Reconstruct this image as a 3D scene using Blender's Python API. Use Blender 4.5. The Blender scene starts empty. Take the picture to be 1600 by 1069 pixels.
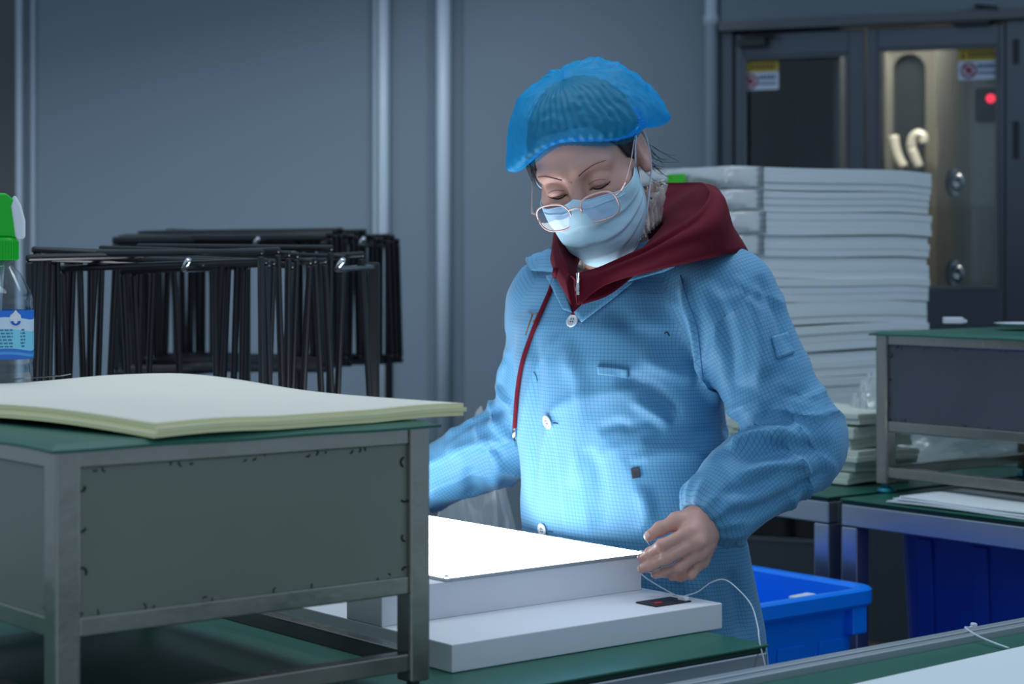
import bpy, bmesh, math, random
import numpy as np
from mathutils import Vector, Matrix
from mathutils.bvhtree import BVHTree

SC = bpy.context.scene
COL = SC.collection
random.seed(7)
RNG = np.random.default_rng(11)

# ------------------------------------------------------------------ camera
FPX, HZ, CZ = 3111.0, 400.0, 1.34          # 70 mm lens on 36 mm sensor, horizon row, eye height
cd = bpy.data.cameras.new('camera')
cam = bpy.data.objects.new('camera', cd)
COL.objects.link(cam)
cam.location = (0, 0, CZ)
cam.rotation_euler = (math.pi / 2, 0, 0)
cd.sensor_fit = 'HORIZONTAL'
cd.sensor_width = 36
cd.lens = 70
cd.shift_y = -(534.5 - HZ) / 1600
cd.clip_start = 0.05
cd.dof.use_dof = True
cd.dof.focus_distance = 2.98
cd.dof.aperture_fstop = 5.0
SC.camera = cam
# ------------------------------------------------------------------ world, lamps, exposure
SC.view_settings.view_transform = 'Standard'
SC.view_settings.look = 'None'
SC.view_settings.gamma = 1.0
SC.view_settings.use_curve_mapping = False
SC.view_settings.exposure = 0.0
world = bpy.data.worlds.new('world')
SC.world = world
world.use_nodes = True
world.node_tree.nodes['Background'].inputs[0].default_value = (0.43, 0.60, 0.78, 1)
world.node_tree.nodes['Background'].inputs[1].default_value = 0.68


def area(name, loc, target, sx, sy, power, col, spread=180):
    l = bpy.data.lights.new(name, 'AREA')
    l.shape = 'RECTANGLE'
    l.size, l.size_y = sx, sy
    l.energy = power
    l.color = col
    l.spread = math.radians(spread)
    o = bpy.data.objects.new(name, l)
    COL.objects.link(o)
    o.location = loc
    o.rotation_euler = (Vector(target) - Vector(loc)).to_track_quat('-Z', 'Y').to_euler()
    return o


area('ceiling_lamp', (0.3, 3.3, 2.95), (0.3, 3.4, 0), 3.0, 0.5, 14, (0.80, 0.91, 1.0), 120)
area('ceiling_lamp', (-0.8, 1.2, 2.95), (-0.6, 2.4, 0.6), 2.4, 0.5, 7.5, (0.82, 0.91, 1.0), 150)
area('ceiling_lamp', (-1.6, 6.2, 2.95), (-1.4, 7.9, 0.2), 3.5, 0.4, 22, (0.80, 0.90, 1.0), 75)


# ------------------------------------------------------------------ helpers
def px(x, y, d):
    """photo pixel + distance along the view axis -> world point"""
    return np.array([(x - 800) / FPX * d, d, CZ - (y - HZ) / FPX * d])


def lin(c):
    return tuple(((v / 255) / 12.92 if v / 255 <= 0.04045 else ((v / 255 + 0.055) / 1.055) ** 2.4) for v in c)


def inp(n, key, v):
    if key in n.inputs:
        n.inputs[key].default_value = v


def mat(name, rgb, rough=0.5, metal=0.0, vary=0.0, vscale=8.0, bump=0.0, bscale=60.0, stretch=None, spec=0.5,
        sss=0.0, sheen=0.0, rvary=0.0, coords='Object', lin_rgb=False):
    m = bpy.data.materials.new(name)
    m.use_nodes = True
    nt = m.node_tree
    b = nt.nodes['Principled BSDF']
    c = rgb if lin_rgb else lin(rgb)
    inp(b, 'Base Color', (*c, 1))
    inp(b, 'Roughness', rough)
    inp(b, 'Metallic', metal)
    inp(b, 'Specular IOR Level', spec)
    if sss:
        inp(b, 'Subsurface Weight', sss)
        inp(b, 'Subsurface Radius', (0.012, 0.005, 0.003))
        inp(b, 'Subsurface Scale', 1.0)
    if sheen:
        inp(b, 'Sheen Weight', sheen)
    tc = nt.nodes.new('ShaderNodeTexCoord')
    mp = nt.nodes.new('ShaderNodeMapping')
    nt.links.new(tc.outputs[coords], mp.inputs[0])
    if stretch:
        mp.inputs['Scale'].default_value = stretch
    if vary or rvary:
        n = nt.nodes.new('ShaderNodeTexNoise')
        n.inputs['Scale'].default_value = vscale
        n.inputs['Detail'].default_value = 6
        nt.links.new(mp.outputs[0], n.inputs['Vector'])
        if vary:
            mx = nt.nodes.new('ShaderNodeMix')
            mx.data_type = 'RGBA'
            nt.links.new(n.outputs['Fac'], mx.inputs[0])
            mx.inputs[6].default_value = (*[v * (1 - vary) for v in c], 1)
            mx.inputs[7].default_value = (*[min(1, v * (1 + vary)) for v in c], 1)
            nt.links.new(mx.outputs[2], b.inputs['Base Color'])
        if rvary:
            mr = nt.nodes.new('ShaderNodeMapRange')
            nt.links.new(n.outputs['Fac'], mr.inputs[0])
            mr.inputs[3].default_value = max(0.02, rough - rvary)
            mr.inputs[4].default_value = min(1, rough + rvary)
            nt.links.new(mr.outputs[0], b.inputs['Roughness'])
    if bump:
        n2 = nt.nodes.new('ShaderNodeTexNoise')
        n2.inputs['Scale'].default_value = bscale
        n2.inputs['Detail'].default_value = 4
        nt.links.new(mp.outputs[0], n2.inputs['Vector'])
        bp = nt.nodes.new('ShaderNodeBump')
        bp.inputs['Strength'].default_value = bump
        bp.inputs['Distance'].default_value = 0.004
        nt.links.new(n2.outputs['Fac'], bp.inputs['Height'])
        nt.links.new(bp.outputs[0], b.inputs['Normal'])
    return m


def thin(name, tint, gloss=0.12, rough=0.06, haze=0.0, hazecol=(1, 1, 1)):
    """thin clear plastic or glass sheet: light passes, a fresnel part is mirrored, haze scatters"""
    m = bpy.data.materials.new(name)
    m.use_nodes = True
    nt = m.node_tree
    nt.nodes.remove(nt.nodes['Principled BSDF'])
    out = nt.nodes['Material Output']
    tr = nt.nodes.new('ShaderNodeBsdfTransparent')
    tr.inputs[0].default_value = (*tint, 1)
    gl = nt.nodes.new('ShaderNodeBsdfGlossy')
    gl.inputs['Roughness'].default_value = rough
    lw = nt.nodes.new('ShaderNodeLayerWeight')
    lw.inputs[0].default_value = 0.5
    mr = nt.nodes.new('ShaderNodeMapRange')
    mr.inputs[3].default_value = gloss * 0.4
    mr.inputs[4].default_value = min(1, gloss * 5)
    nt.links.new(lw.outputs['Facing'], mr.inputs[0])
    base = tr.outputs[0]
    if haze:
        df = nt.nodes.new('ShaderNodeBsdfDiffuse')
        df.inputs[0].default_value = (*hazecol, 1)
        tl = nt.nodes.new('ShaderNodeBsdfTranslucent')
        tl.inputs[0].default_value = (*hazecol, 1)
        m0 = nt.nodes.new('ShaderNodeMixShader')
        m0.inputs[0].default_value = 0.5
        nt.links.new(df.outputs[0], m0.inputs[1])
        nt.links.new(tl.outputs[0], m0.inputs[2])
        m1 = nt.nodes.new('ShaderNodeMixShader')
        m1.inputs[0].default_value = haze
        nt.links.new(tr.outputs[0], m1.inputs[1])
        nt.links.new(m0.outputs[0], m1.inputs[2])
        base = m1.outputs[0]
    m2 = nt.nodes.new('ShaderNodeMixShader')
    nt.links.new(mr.outputs[0], m2.inputs[0])
    nt.links.new(base, m2.inputs[1])
    nt.links.new(gl.outputs[0], m2.inputs[2])
    nt.links.new(m2.outputs[0], out.inputs[0])
    return m


def emit(name, rgb, strength):
    m = bpy.data.materials.new(name)
    m.use_nodes = True
    b = m.node_tree.nodes['Principled BSDF']
    inp(b, 'Base Color', (*rgb, 1))
    inp(b, 'Emission Color', (*rgb, 1))
    inp(b, 'Emission Strength', strength)
    return m


class MB:
    """collects shapes into one mesh"""

    def __init__(s):
        s.v, s.f = [], []

    def add(s, vs, fs):
        o = len(s.v)
        s.v += [tuple(float(c) for c in p) for p in vs]
        s.f += [tuple(i + o for i in f) for f in fs]
        return s

    def box(s, lo, hi, M=None):
        x0, y0, z0 = lo
        x1, y1, z1 = hi
        vs = [(x0, y0, z0), (x1, y0, z0), (x1, y1, z0), (x0, y1, z0), (x0, y0, z1), (x1, y0, z1), (x1, y1, z1), (x0, y1, z1)]
        if M is not None:
            vs = [tuple(M @ Vector(p)) for p in vs]
        return s.add(vs, [(0, 3, 2, 1), (4, 5, 6, 7), (0, 1, 5, 4), (1, 2, 6, 5), (2, 3, 7, 6), (3, 0, 4, 7)])

    def tube(s, pts, r, n=8, flat=None, cap=True):
        P = [Vector(p) for p in pts]
        m = len(P)
        rs = r if hasattr(r, '__len__') else [r] * m
        vs = []
        up = None
        for i in range(m):
            t = (P[min(i + 1, m - 1)] - P[max(i - 1, 0)]).normalized()
            if up is None:
                up = Vector((0, 0, 1)) if abs(t.z) < 0.9 else Vector((1, 0, 0))
            a = (up - t * up.dot(t)).normalized()
            up = a
            b = t.cross(a)
            for k in range(n):
                w = 2 * math.pi * k / n
                fl = 1 if flat is None else flat
                vs.append(P[i] + a * math.cos(w) * rs[i] * fl + b * math.sin(w) * rs[i])
        fs = []
        for i in range(m - 1):
            for k in range(n):
                fs.append((i * n + k, i * n + (k + 1) % n, (i + 1) * n + (k + 1) % n, (i + 1) * n + k))
        if cap:
            fs.append(tuple(range(n - 1, -1, -1)))
            fs.append(tuple((m - 1) * n + k for k in range(n)))
        return s.add(vs, fs)

    def lathe(s, prof, n=32, M=None, sq=None):
        vs = []
        for r, z in prof:
            for k in range(n):
                w = 2 * math.pi * k / n
                p = Vector((r * math.cos(w), r * math.sin(w), z))
                vs.append(tuple(M @ p) if M is not None else tuple(p))
        fs = []
        for i in range(len(prof) - 1):
            for k in range(n):
                fs.append((i * n + k, i * n + (k + 1) % n, (i + 1) * n + (k + 1) % n, (i + 1) * n + k))
        fs.append(tuple(range(n - 1, -1, -1)))
        fs.append(tuple((len(prof) - 1) * n + k for k in range(n)))
        return s.add(vs, fs)

    def grid(s, G):
        """G: (a,b,3) array of points"""
        a, b = G.shape[:2]
        fs = [(i * b + j, i * b + j + 1, (i + 1) * b + j + 1, (i + 1) * b + j) for i in range(a - 1) for j in range(b - 1)]
        return s.add(G.reshape(-1, 3), fs)

    def shell(s, G, off):
        """closed slab: grid G plus the same grid moved by off (array or vector)"""
        a, b = G.shape[:2]
        H = G + np.asarray(off)
        n = a * b
        vs = np.concatenate([G.reshape(-1, 3), H.reshape(-1, 3)])
        fs = []
        for i in range(a - 1):
            for j in range(b - 1):
                q = (i * b + j, i * b + j + 1, (i + 1) * b + j + 1, (i + 1) * b + j)
                fs.append(q[::-1])
                fs.append(tuple(k + n for k in q))
        ring = [j for j in range(b)] + [i * b + b - 1 for i in range(1, a)] + [(a - 1) * b + j for j in range(b - 2, -1, -1)] + [i * b for i in range(a - 2, 0, -1)]
        for k in range(len(ring)):
            p, q = ring[k], ring[(k + 1) % len(ring)]
            fs.append((p, q, q + n, p + n))
        return s.add(vs, fs)

    def mesh(s, name, smooth=False):
        me = bpy.data.meshes.new(name)
        me.from_pydata(s.v, [], s.f)
        me.update()
        if smooth:
            me.polygons.foreach_set('use_smooth', [True] * len(me.polygons))
        return me

    def obj(s, name, m, parent=None, smooth=False, bevel=0.0, label=None, angle=None, sub=0):
        o = bpy.data.objects.new(name, s.mesh(name, smooth))
        COL.objects.link(o)
        o.data.materials.append(m)
        if parent is not None:
            o.parent = parent
        fix(o)
        if bevel:
            b = o.modifiers.new('b', 'BEVEL')
            b.width = bevel
            b.segments = 2
            b.limit_method = 'ANGLE'
        if sub:
            b = o.modifiers.new('s', 'SUBSURF')
            b.levels = b.render_levels = sub
        if label:
            o['label'] = label
        return o


def fix(o):
    bm = bmesh.new()
    bm.from_mesh(o.data)
    bmesh.ops.recalc_face_normals(bm, faces=bm.faces)
    bm.to_mesh(o.data)
    bm.free()


def thing(name, label, cat, loc=(0, 0, 0), rz=0.0, group=None):
    o = bpy.data.objects.new(name, None)
    o.empty_display_size = 0.05
    COL.objects.link(o)
    o.location = loc
    o.rotation_euler = (0, 0, rz)
    return tag(o, label, cat, group)


def tag(o, label, cat, group=None):
    o['label'] = label
    o['category'] = cat
    if group:
        o['group'] = group
    return o


def struct(o):
    o['kind'] = 'structure'
    return o


def dup(root, loc, rz=None, label=None):
    r = root.copy()
    COL.objects.link(r)
    r.location = loc
    if rz is not None:
        r.rotation_euler = (0, 0, rz)
    if label:
        r['label'] = label
    for ch in list(root.children):
        c = ch.copy()
        COL.objects.link(c)
        c.parent = r
        for g in list(ch.children):
            d = g.copy()
            COL.objects.link(d)
            d.parent = c
    return r


def catmull(pts, per=8):
    P = [np.array(p, float) for p in pts]
    P = [2 * P[0] - P[1]] + P + [2 * P[-1] - P[-2]]
    out = []
    for i in range(1, len(P) - 2):
        for k in range(per):
            t = k / per
            a, b, c, d = P[i - 1], P[i], P[i + 1], P[i + 2]
            out.append(0.5 * ((2 * b) + (-a + c) * t + (2 * a - 5 * b + 4 * c - d) * t * t + (-a + 3 * b - 3 * c + d) * t ** 3))
    out.append(P[-2])
    return out


# bench direction: everything on the benches lies along U (to the right and away) and V (left and away)
ANG = math.radians(39)
U = np.array([math.cos(ANG), math.sin(ANG), 0])
V = np.array([-math.sin(ANG), math.cos(ANG), 0])
Z = np.array([0, 0, 1.0])

# ------------------------------------------------------------------ materials
STEEL = mat('steel', (152, 150, 140), 0.25, 0.92, vary=0.25, vscale=9, rvary=0.12, bump=0.15, bscale=30)
STEELP = mat('steel_sheet', (130, 134, 122), 0.38, 0.7, vary=0.22, vscale=3.5, rvary=0.1, bump=0.12, bscale=14)
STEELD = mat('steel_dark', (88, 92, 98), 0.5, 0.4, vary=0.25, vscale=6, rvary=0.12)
BSTEEL = mat('bench_steel', (176, 182, 190), 0.24, 0.9, vary=0.1, vscale=6, rvary=0.08)
CHROME = mat('chrome', (215, 215, 215), 0.12, 1.0)
ALU = mat('aluminium', (176, 184, 190), 0.38, 0.7)
WELD = mat('weld_burn', (36, 34, 34), 0.6, 0.4)
MATG = mat('green_rubber_mat', (24, 88, 72), 0.42, vary=0.1, vscale=5, bump=0.08, bscale=90)
MATE = mat('mat_edge', (24, 60, 50), 0.7)
BLACK = mat('black_plastic', (26, 27, 32), 0.5, vary=0.2)
BLACKT = mat('black_coated_strip', (18, 19, 24), 0.28, vary=0.15, vscale=5)
WHITEP = mat('white_painted_board', (222, 222, 228), 0.55, vary=0.03, bump=0.04)
FOAM = mat('white_foam_sheet', (214, 221, 224), 0.7, vary=0.03, vscale=3, bump=0.05, bscale=150)
FOAMY = mat('cream_foam_edge', (228, 222, 168), 0.75, vary=0.06, vscale=12)
FOAMG = mat('pale_green_foam', (206, 214, 200), 0.75, vary=0.05)
# ------------------------------------------------------------------ setting: back wall with panels, posts, door
WX0, WY0 = 1.2, 6.8
WW = np.array([math.cos(math.atan(0.4)), -math.sin(math.atan(0.4)), 0])     # along the wall, to the right
WN = np.array([-WW[1], WW[0], 0])                                           # into the wall
WANG = -math.atan(0.4)


def ws(x, n=0.0):
    k = (x - 800) / FPX
    return (k * (WY0 + WN[1] * n) - WX0 - WN[0] * n) / (WW[0] - k * WW[1])


def wz(x, y, n=0.0):
    s = ws(x, n)
    return CZ - (y - HZ) / FPX * (WY0 + WW[1] * s + WN[1] * n)


def wobj(mb, name, m, parent=None, **k):
    o = mb.obj(name, m, parent, **k)
    if parent is None:
        o.location = (WX0, WY0, 0)
        o.rotation_euler = (0, 0, WANG)
    return o


WALL = mat('wall_panel_paint', (97, 110, 121), 0.5, vary=0.04, vscale=1.2, bump=0.03, bscale=20)
WALLD = mat('wall_dark', (72, 74, 76), 0.6, vary=0.05)
TRIMM = mat('trim_paint', (152, 164, 176), 0.42, vary=0.03)
JOINT_SHADE = mat('joint_and_shadow_strip', (84, 96, 108), 0.6)  # wall joints, also the painted shadow lines beside a pipe
FLOORM = mat('floor_epoxy', (112, 116, 112), 0.35, vary=0.08, vscale=2)
struct(MB().box((-6, -1, -0.05), (6, 11, 0)).obj('floor', FLOORM))
wl = ws(34)
pan = MB()
w = wobj(MB().box((wl, 0.02, 0), (ws(1128), 0.14, 3.0)), 'wall_back', WALL)
struct(w)
# wall panels: separate sheets with recessed joints between the trims
edges = [wl, ws(594), ws(700), ws(1112)]
for i in range(3):
    p = wobj(MB().box((edges[i] + 0.004, 0.0, 0.0), (edges[i + 1] - 0.004, 0.02, 3.0)), 'wall_panel', WALL, w, bevel=0.003)
struct(wobj(MB().box((-6, 0.25, 0), (wl, 0.35, 3.0)), 'wall_left', WALLD))
struct(wobj(MB().box((0.60, 0.0, 0), (3.2, 0.14, 3.0)), 'wall_right', WALL))


def trim(n, x0, x1, depth, m=TRIMM, z0=0.0, z1=3.0, bv=0.008):
    return struct(wobj(MB().box((ws(x0), -depth, z0), (ws(x1), 0.0, z1)), 'trim_%d' % n, m, bevel=bv))


trim(1, 31, 40, 0.03)
trim(2, 43, 49, 0.02, JOINT_SHADE)
trim(3, 50, 56, 0.012)
trim(4, 577, 583, 0.012, JOINT_SHADE, bv=0.002)
trim(5, 584, 590, 0.012)
# round pipes / posts, the second one's shadow lines painted as dark strips
for n, (xa, xb) in enumerate(((595, 612), (687, 708))):
    c, r = (ws(xa) + ws(xb)) / 2, (ws(xb) - ws(xa)) / 2
    M = Matrix.Translation((c, -r * 0.9, 0))
    struct(wobj(MB().lathe([(r, 0.0), (r, 3.0)], 20, M), 'trim_%d' % (6 + n), TRIMM, smooth=True))
trim(8, 668, 682, 0.006, JOINT_SHADE, bv=0.002)  # painted shadow line left of the pipe
trim(9, 712, 724, 0.006, JOINT_SHADE, bv=0.002)  # painted shadow line right of the pipe
c, r = ws(1115), 0.022
pz = wz(1115, 34)
struct(wobj(MB().lathe([(r, 0), (r, pz - 0.02), (r * 1.25, pz - 0.015), (r * 1.25, pz + 0.015), (r, pz + 0.02), (r, 3.0)], 20, Matrix.Translation((c, -0.03, 0))), 'trim_10', TRIMM, smooth=True))

# header above the doors
hz0 = wz(1300, 42)
struct(wobj(MB().box((ws(1128), -0.02, hz0), (0.62, 0.14, 3.0)), 'wall_above_door', WALL))
struct(wobj(MB().box((ws(1128), -0.05, hz0 - 0.005), (0.62, 0.0, hz0 + 0.03)), 'trim_11', STEELD, bevel=0.004))

DSTEEL = mat('brushed_door_steel', (82, 88, 96), 0.34, 0.8, vary=0.1, vscale=4, stretch=(1, 1, 0.1), rvary=0.06)
DGLASS = thin('door_glass', (0.80, 0.84, 0.86), 0.06, 0.05)
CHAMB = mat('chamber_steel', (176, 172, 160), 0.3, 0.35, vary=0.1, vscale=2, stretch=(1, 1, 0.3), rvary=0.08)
YEL = mat('label_yellow', (178, 150, 24), 0.5)
LABW = mat('label_white', (186, 196, 214), 0.5)
LABR = mat('label_red', (140, 40, 70), 0.5)
LABB = mat('label_text', (70, 82, 120), 0.5)
LABK = mat('label_black', (60, 46, 20), 0.5)


def door(num, x0, x1, wx0, wx1, ytop, label_px):
    """one stainless leaf: frame, glazing and its warning label; coordinates from the wall plane"""
    fr = MB()
    s0, s1, a, b = ws(x0), ws(x1), ws(wx0), ws(wx1)
    zt, zb = wz((wx0 + wx1) / 2, ytop), wz(1450, 452) if num == 2 else 0.35
    top = hz0 - 0.012
    fr.box((s0 + 0.004, 0, 0.02), (a, 0.045, top))
    fr.box((b, 0, 0.02), (s1 - 0.004, 0.045, top))
    fr.box((a, 0, zt), (b, 0.045, top))
    fr.box((a, 0, 0.02), (b, 0.045, zb))
    d = wobj(fr, 'door_%d' % num, DSTEEL, bevel=0.003)
    struct(d)
    bead = MB()
    t = 0.012
    for q in (((a, -0.006, zb), (a + t, 0.0, zt)), ((b - t, -0.006, zb), (b, 0.0, zt)), ((a + t, -0.006, zt - t), (b - t, 0.0, zt)), ((a + t, -0.006, zb), (b - t, 0.0, zb + t))):
        bead.box(*q)
    bead.obj('glazing_bead', STEELD, d, bevel=0.002)
    MB().box((a, 0.018, zb), (b, 0.024, zt)).obj('pane', DGLASS, d)
    lx0, ly0, lx1, ly1, ysplit = label_px
    la, lb, lt, lm, lo = ws(lx0), ws(lx1), wz(lx0, ly0), wz(lx0, ysplit), wz(lx0, ly1)
    ls = MB().box((la, 0.0135, lo), (lb, 0.018, lt)).obj('warning_label', LABW, d)
    ls['label'] = 'white warning sticker with yellow header and red hand sign'
    MB().box((la, 0.0115, lm), (lb, 0.0135, lt)).obj('label_header', YEL, ls)
    tx = MB()
    hh = lt - lm
    ww = lb - la
    tx.add([(la + ww * .06, .0105, lm + hh * .2), (la + ww * .18, .0105, lm + hh * .2), (la + ww * .12, .0105, lm + hh * .85)], [(0, 1, 2)])
    for i in range(7):
        x = la + ww * (0.24 + i * 0.098)
        tx.box((x, .0100, lm + hh * .25), (x + ww * .07, .0114, lm + hh * .45))
        tx.box((x, .0100, lm + hh * .55), (x + ww * .07, .0114, lm + hh * .72))
        tx.box((x + ww * .025, .0100, lm + hh * .2), (x + ww * .043, .0114, lm + hh * .8))
    tx.obj('header_text', LABK, ls)
    # round red prohibition sign with a hand
    hc, hzz, hr = la + ww * .25, lo + (lm - lo) * .5, (lm - lo) * .36
    rg = MB()
    ring = [(hc + hr * math.cos(q), .0125, hzz + hr * math.sin(q)) for q in np.linspace(0, 2 * math.pi, 25)]
    rg.tube(ring, hr * .16, 6)
    rg.tube([(hc - hr * .7, .0125, hzz + hr * .7), (hc + hr * .7, .0125, hzz - hr * .7)], hr * .12, 6)
    for q in (-.35, -.12, .12, .35):
        rg.tube([(hc + hr * q, .0125, hzz - hr * .1), (hc + hr * q * 1.3, .0125, hzz + hr * .55)], hr * .1, 6)
    rg.box((hc - hr * .42, .0115, hzz - hr * .5), (hc + hr * .42, .0135, hzz))
    rg.obj('hand_sign', LABR, ls)
    t2 = MB()
    for r_, (y0, y1, n) in enumerate(((.58, .82, 5), (.28, .42, 9))):
        for i in range(n):
            x = la + ww * (0.46 + i * 0.48 / n)
            t2.box((x, .0120, lo + (lm - lo) * y0), (x + ww * .34 / n, .0136, lo + (lm - lo) * y1))
    t2.obj('label_text', LABB, ls)
    return d


d1 = door(1, 1146, 1352, 1162, 1326, 86, (1157, 97, 1215, 141, 113))
d2 = door(2, 1352, 1572, 1371, 1561, 73, (1496, 77, 1563, 125, 95))
# door furniture
for i, (x, y0, y1) in enumerate(((1588, 62, 100), (1588, 190, 248))):
    hg = MB()
    s = ws(x)
    hg.lathe([(.010, wz(x, y1)), (.010, wz(x, y0))], 12, Matrix.Translation((s, -0.012, 0)))
    hg.box((s - .02, -.006, wz(x, y1) + .004), (s + .02, 0.0, wz(x, y0) - .004))
    hg.obj('hinge', BLACK, d2)
s = ws(1180)
cl = MB().box((s - .055, -.045, wz(1180, 74)), (s + .045, 0, wz(1180, 62)))
cl.tube([(s - .04, -.03, wz(1180, 60)), (s + .08, -.05, wz(1180, 58)), (s - .01, -.02, wz(1180, 52))], .006, 6)
cl.obj('door_closer', BLACK, d1)
s = ws(1520)
cl = MB().box((s - .06, -.045, wz(1520, 40)), (s + .06, 0, wz(1520, 22)))
cl.tube([(s - .04, -.03, wz(1520, 20)), (s + .09, -.05, wz(1520, 17)), (s + .01, -.02, wz(1520, 10))], .006, 6)
cl.obj('door_closer', BLACK, d2)
# right jamb
struct(wobj(MB().box((ws(1572), -0.01, 0), (0.62, 0.12, hz0)), 'trim_12', DSTEEL, bevel=0.004))
struct(wobj(MB().box((ws(1128), -0.01, 0), (ws(1146), 0.12, hz0)), 'trim_13', DSTEEL, bevel=0.004))

# chamber behind the doors (air shower) : steel walls, blower nozzles, control panel with red lamp
ch = thing('air_shower', 'stainless steel air shower chamber seen through the right door pane', 'air shower', (WX0, WY0, 0), WANG)
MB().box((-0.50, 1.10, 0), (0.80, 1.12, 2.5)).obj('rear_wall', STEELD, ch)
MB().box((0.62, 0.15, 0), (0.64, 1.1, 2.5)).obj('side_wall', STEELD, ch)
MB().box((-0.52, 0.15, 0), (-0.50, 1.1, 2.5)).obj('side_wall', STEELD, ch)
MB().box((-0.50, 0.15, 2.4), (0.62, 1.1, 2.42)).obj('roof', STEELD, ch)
MB().box((ws(1312, .09) - .02, 0.09, 0), (ws(1312, .09), 1.09, 2.4)).obj('added_partition', STEELD, ch)  # added wall, keeps lamp light out of the left half
# curved nozzle panel on the right
q = []
N_ = 0.30
for t in np.linspace(0, 1, 14):
    a = t * math.pi / 2
    q.append((ws(1562, .10) - 0.01 - (ws(1562, .10) - ws(1470, .42)) * math.sin(a) ** 1.0, 0.10 + 0.32 * (1 - math.cos(a))))
G = np.array([[(x, y, z) for z in (0.0, 1.0, 2.4)] for x, y in q])
MB().shell(G, (0.004, 0.012, 0)).obj('nozzle_panel', CHAMB, ch, smooth=False)


def nozzle(x, y, n):
    p = np.array([ws(x, n), n, wz(x, y, n)])
    ax = Vector((-.35, -.9, 0)).normalized()
    M = Matrix.Translation(Vector(p)) @ ax.to_track_quat('Z', 'Y').to_matrix().to_4x4()
    k = MB().lathe([(.050, -.03), (.050, .004), (.046, .010), (.036, .010), (.034, .0)], 28, M).obj('nozzle', CHROME, ch, smooth=False)
    MB().lathe([(.033, -.004), (.031, .008), (.024, .017), (.014, .021), (.012, .012), (.002, .010)], 24, M).obj('nozzle_ball', CHROME, k, smooth=True)
    MB().lathe([(.062, -.034), (.062, -.004), (.052, -.003)], 28, M).obj('nozzle_ring', BLACK, k)


nozzle(1501, 285, 0.16)
nozzle(1501, 428, 0.16)
MB().box((ws(1525, .11), .085, wz(1540, 190, .1)), (ws(1560, .11), .10, wz(1540, 138, .1))).obj('control_panel', STEELD, ch, bevel=.002)
p = (ws(1548, .085), .083, wz(1548, 154, .085))
M = Matrix.Translation(p) @ Matrix.Rotation(math.pi / 2, 4, 'X')
MB().lathe([(.0145, -.004), (.0145, .002), (.010, .009), (.003, .012)], 20, M).obj('red_lamp', emit('red_lamp', (1.0, 0.03, 0.07), 2.2), ch, label='glowing red indicator lamp')
# far door of the chamber with an arched window and pale steel surround
far = MB()
n = 0.9
sa, sb, za, zb_ = ws(1395, n), ws(1446, n), 1.10, wz(1420, 84, n)
rr = (sb - sa) / 2
arch = [(sa, za)] + [((sa + sb) / 2 - rr * math.cos(t), zb_ - rr + rr * math.sin(t)) for t in np.linspace(0, math.pi, 13)] + [(sb, za)]
outer = [(ws(1366, n), za)] + [(ws(1366, n) if t < .5 else ws(1474, n), 2.3) if abs(t - .5) > .0 else ((sa + sb) / 2, 2.3) for t in np.linspace(0, 1, 13)] + [(ws(1474, n), za)]
vs, fs = [], []
for (x, z), (x2, z2) in zip(arch, outer):
    vs += [(x, n, z), (x2, n - .02, z2), (x, n + .05, z)]
for i in range(len(arch) - 1):
    fs += [(3 * i, 3 * i + 1, 3 * i + 4, 3 * i + 3), (3 * i, 3 * i + 3, 3 * i + 5, 3 * i + 2)]
far.add(vs, fs)
far.box((ws(1366, n), n - .02, 0), (ws(1474, n), n + .03, za))
far.obj('far_door', mat('far_door_steel', (150, 146, 136), .3, .5), ch)
MB().box((sa - .01, n + .045, za), (sb + .01, n + .05, zb_ + .01)).obj('far_window', mat('dark_glass', (52, 58, 62), 0.2), ch)
# pale bent tubes standing in for lamp reflections on the far door
refl = mat('reflection_pale', (236, 230, 216), 0.3, 0.2)
for pts, r in (([(1396, 212), (1398, 228), (1403, 246), (1412, 262)], .020), ([(1424, 232), (1426, 216), (1434, 209), (1443, 214), (1443, 224)], .018), ([(1424, 232), (1430, 246), (1436, 262)], .018)):
    P = catmull([(ws(x, .8), .8, wz(x, y, .8)) for x, y in pts], 5)
    MB().tube(P, r, 10).obj('lamp_reflection', refl, ch, smooth=True)
sp = MB().box((ws(1325, .3), .30, 0), (ws(1333, .3), .32, wz(1318, 138, .3)))
sp.obj('steel_post', CHAMB, ch)
l = area('air_shower_lamp', (0, 0, 0), (0, 0, -1), .5, .3, 17, (1.0, .90, .74))
pw = np.array([WX0, WY0, 0]) + WW * 0.14 + WN * 0.42
l.location = (pw[0], pw[1], 2.38)
# ------------------------------------------------------------------ benches
B0 = np.array([0.358, 2.768, 0.0])         # front right corner of the main bench


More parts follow.
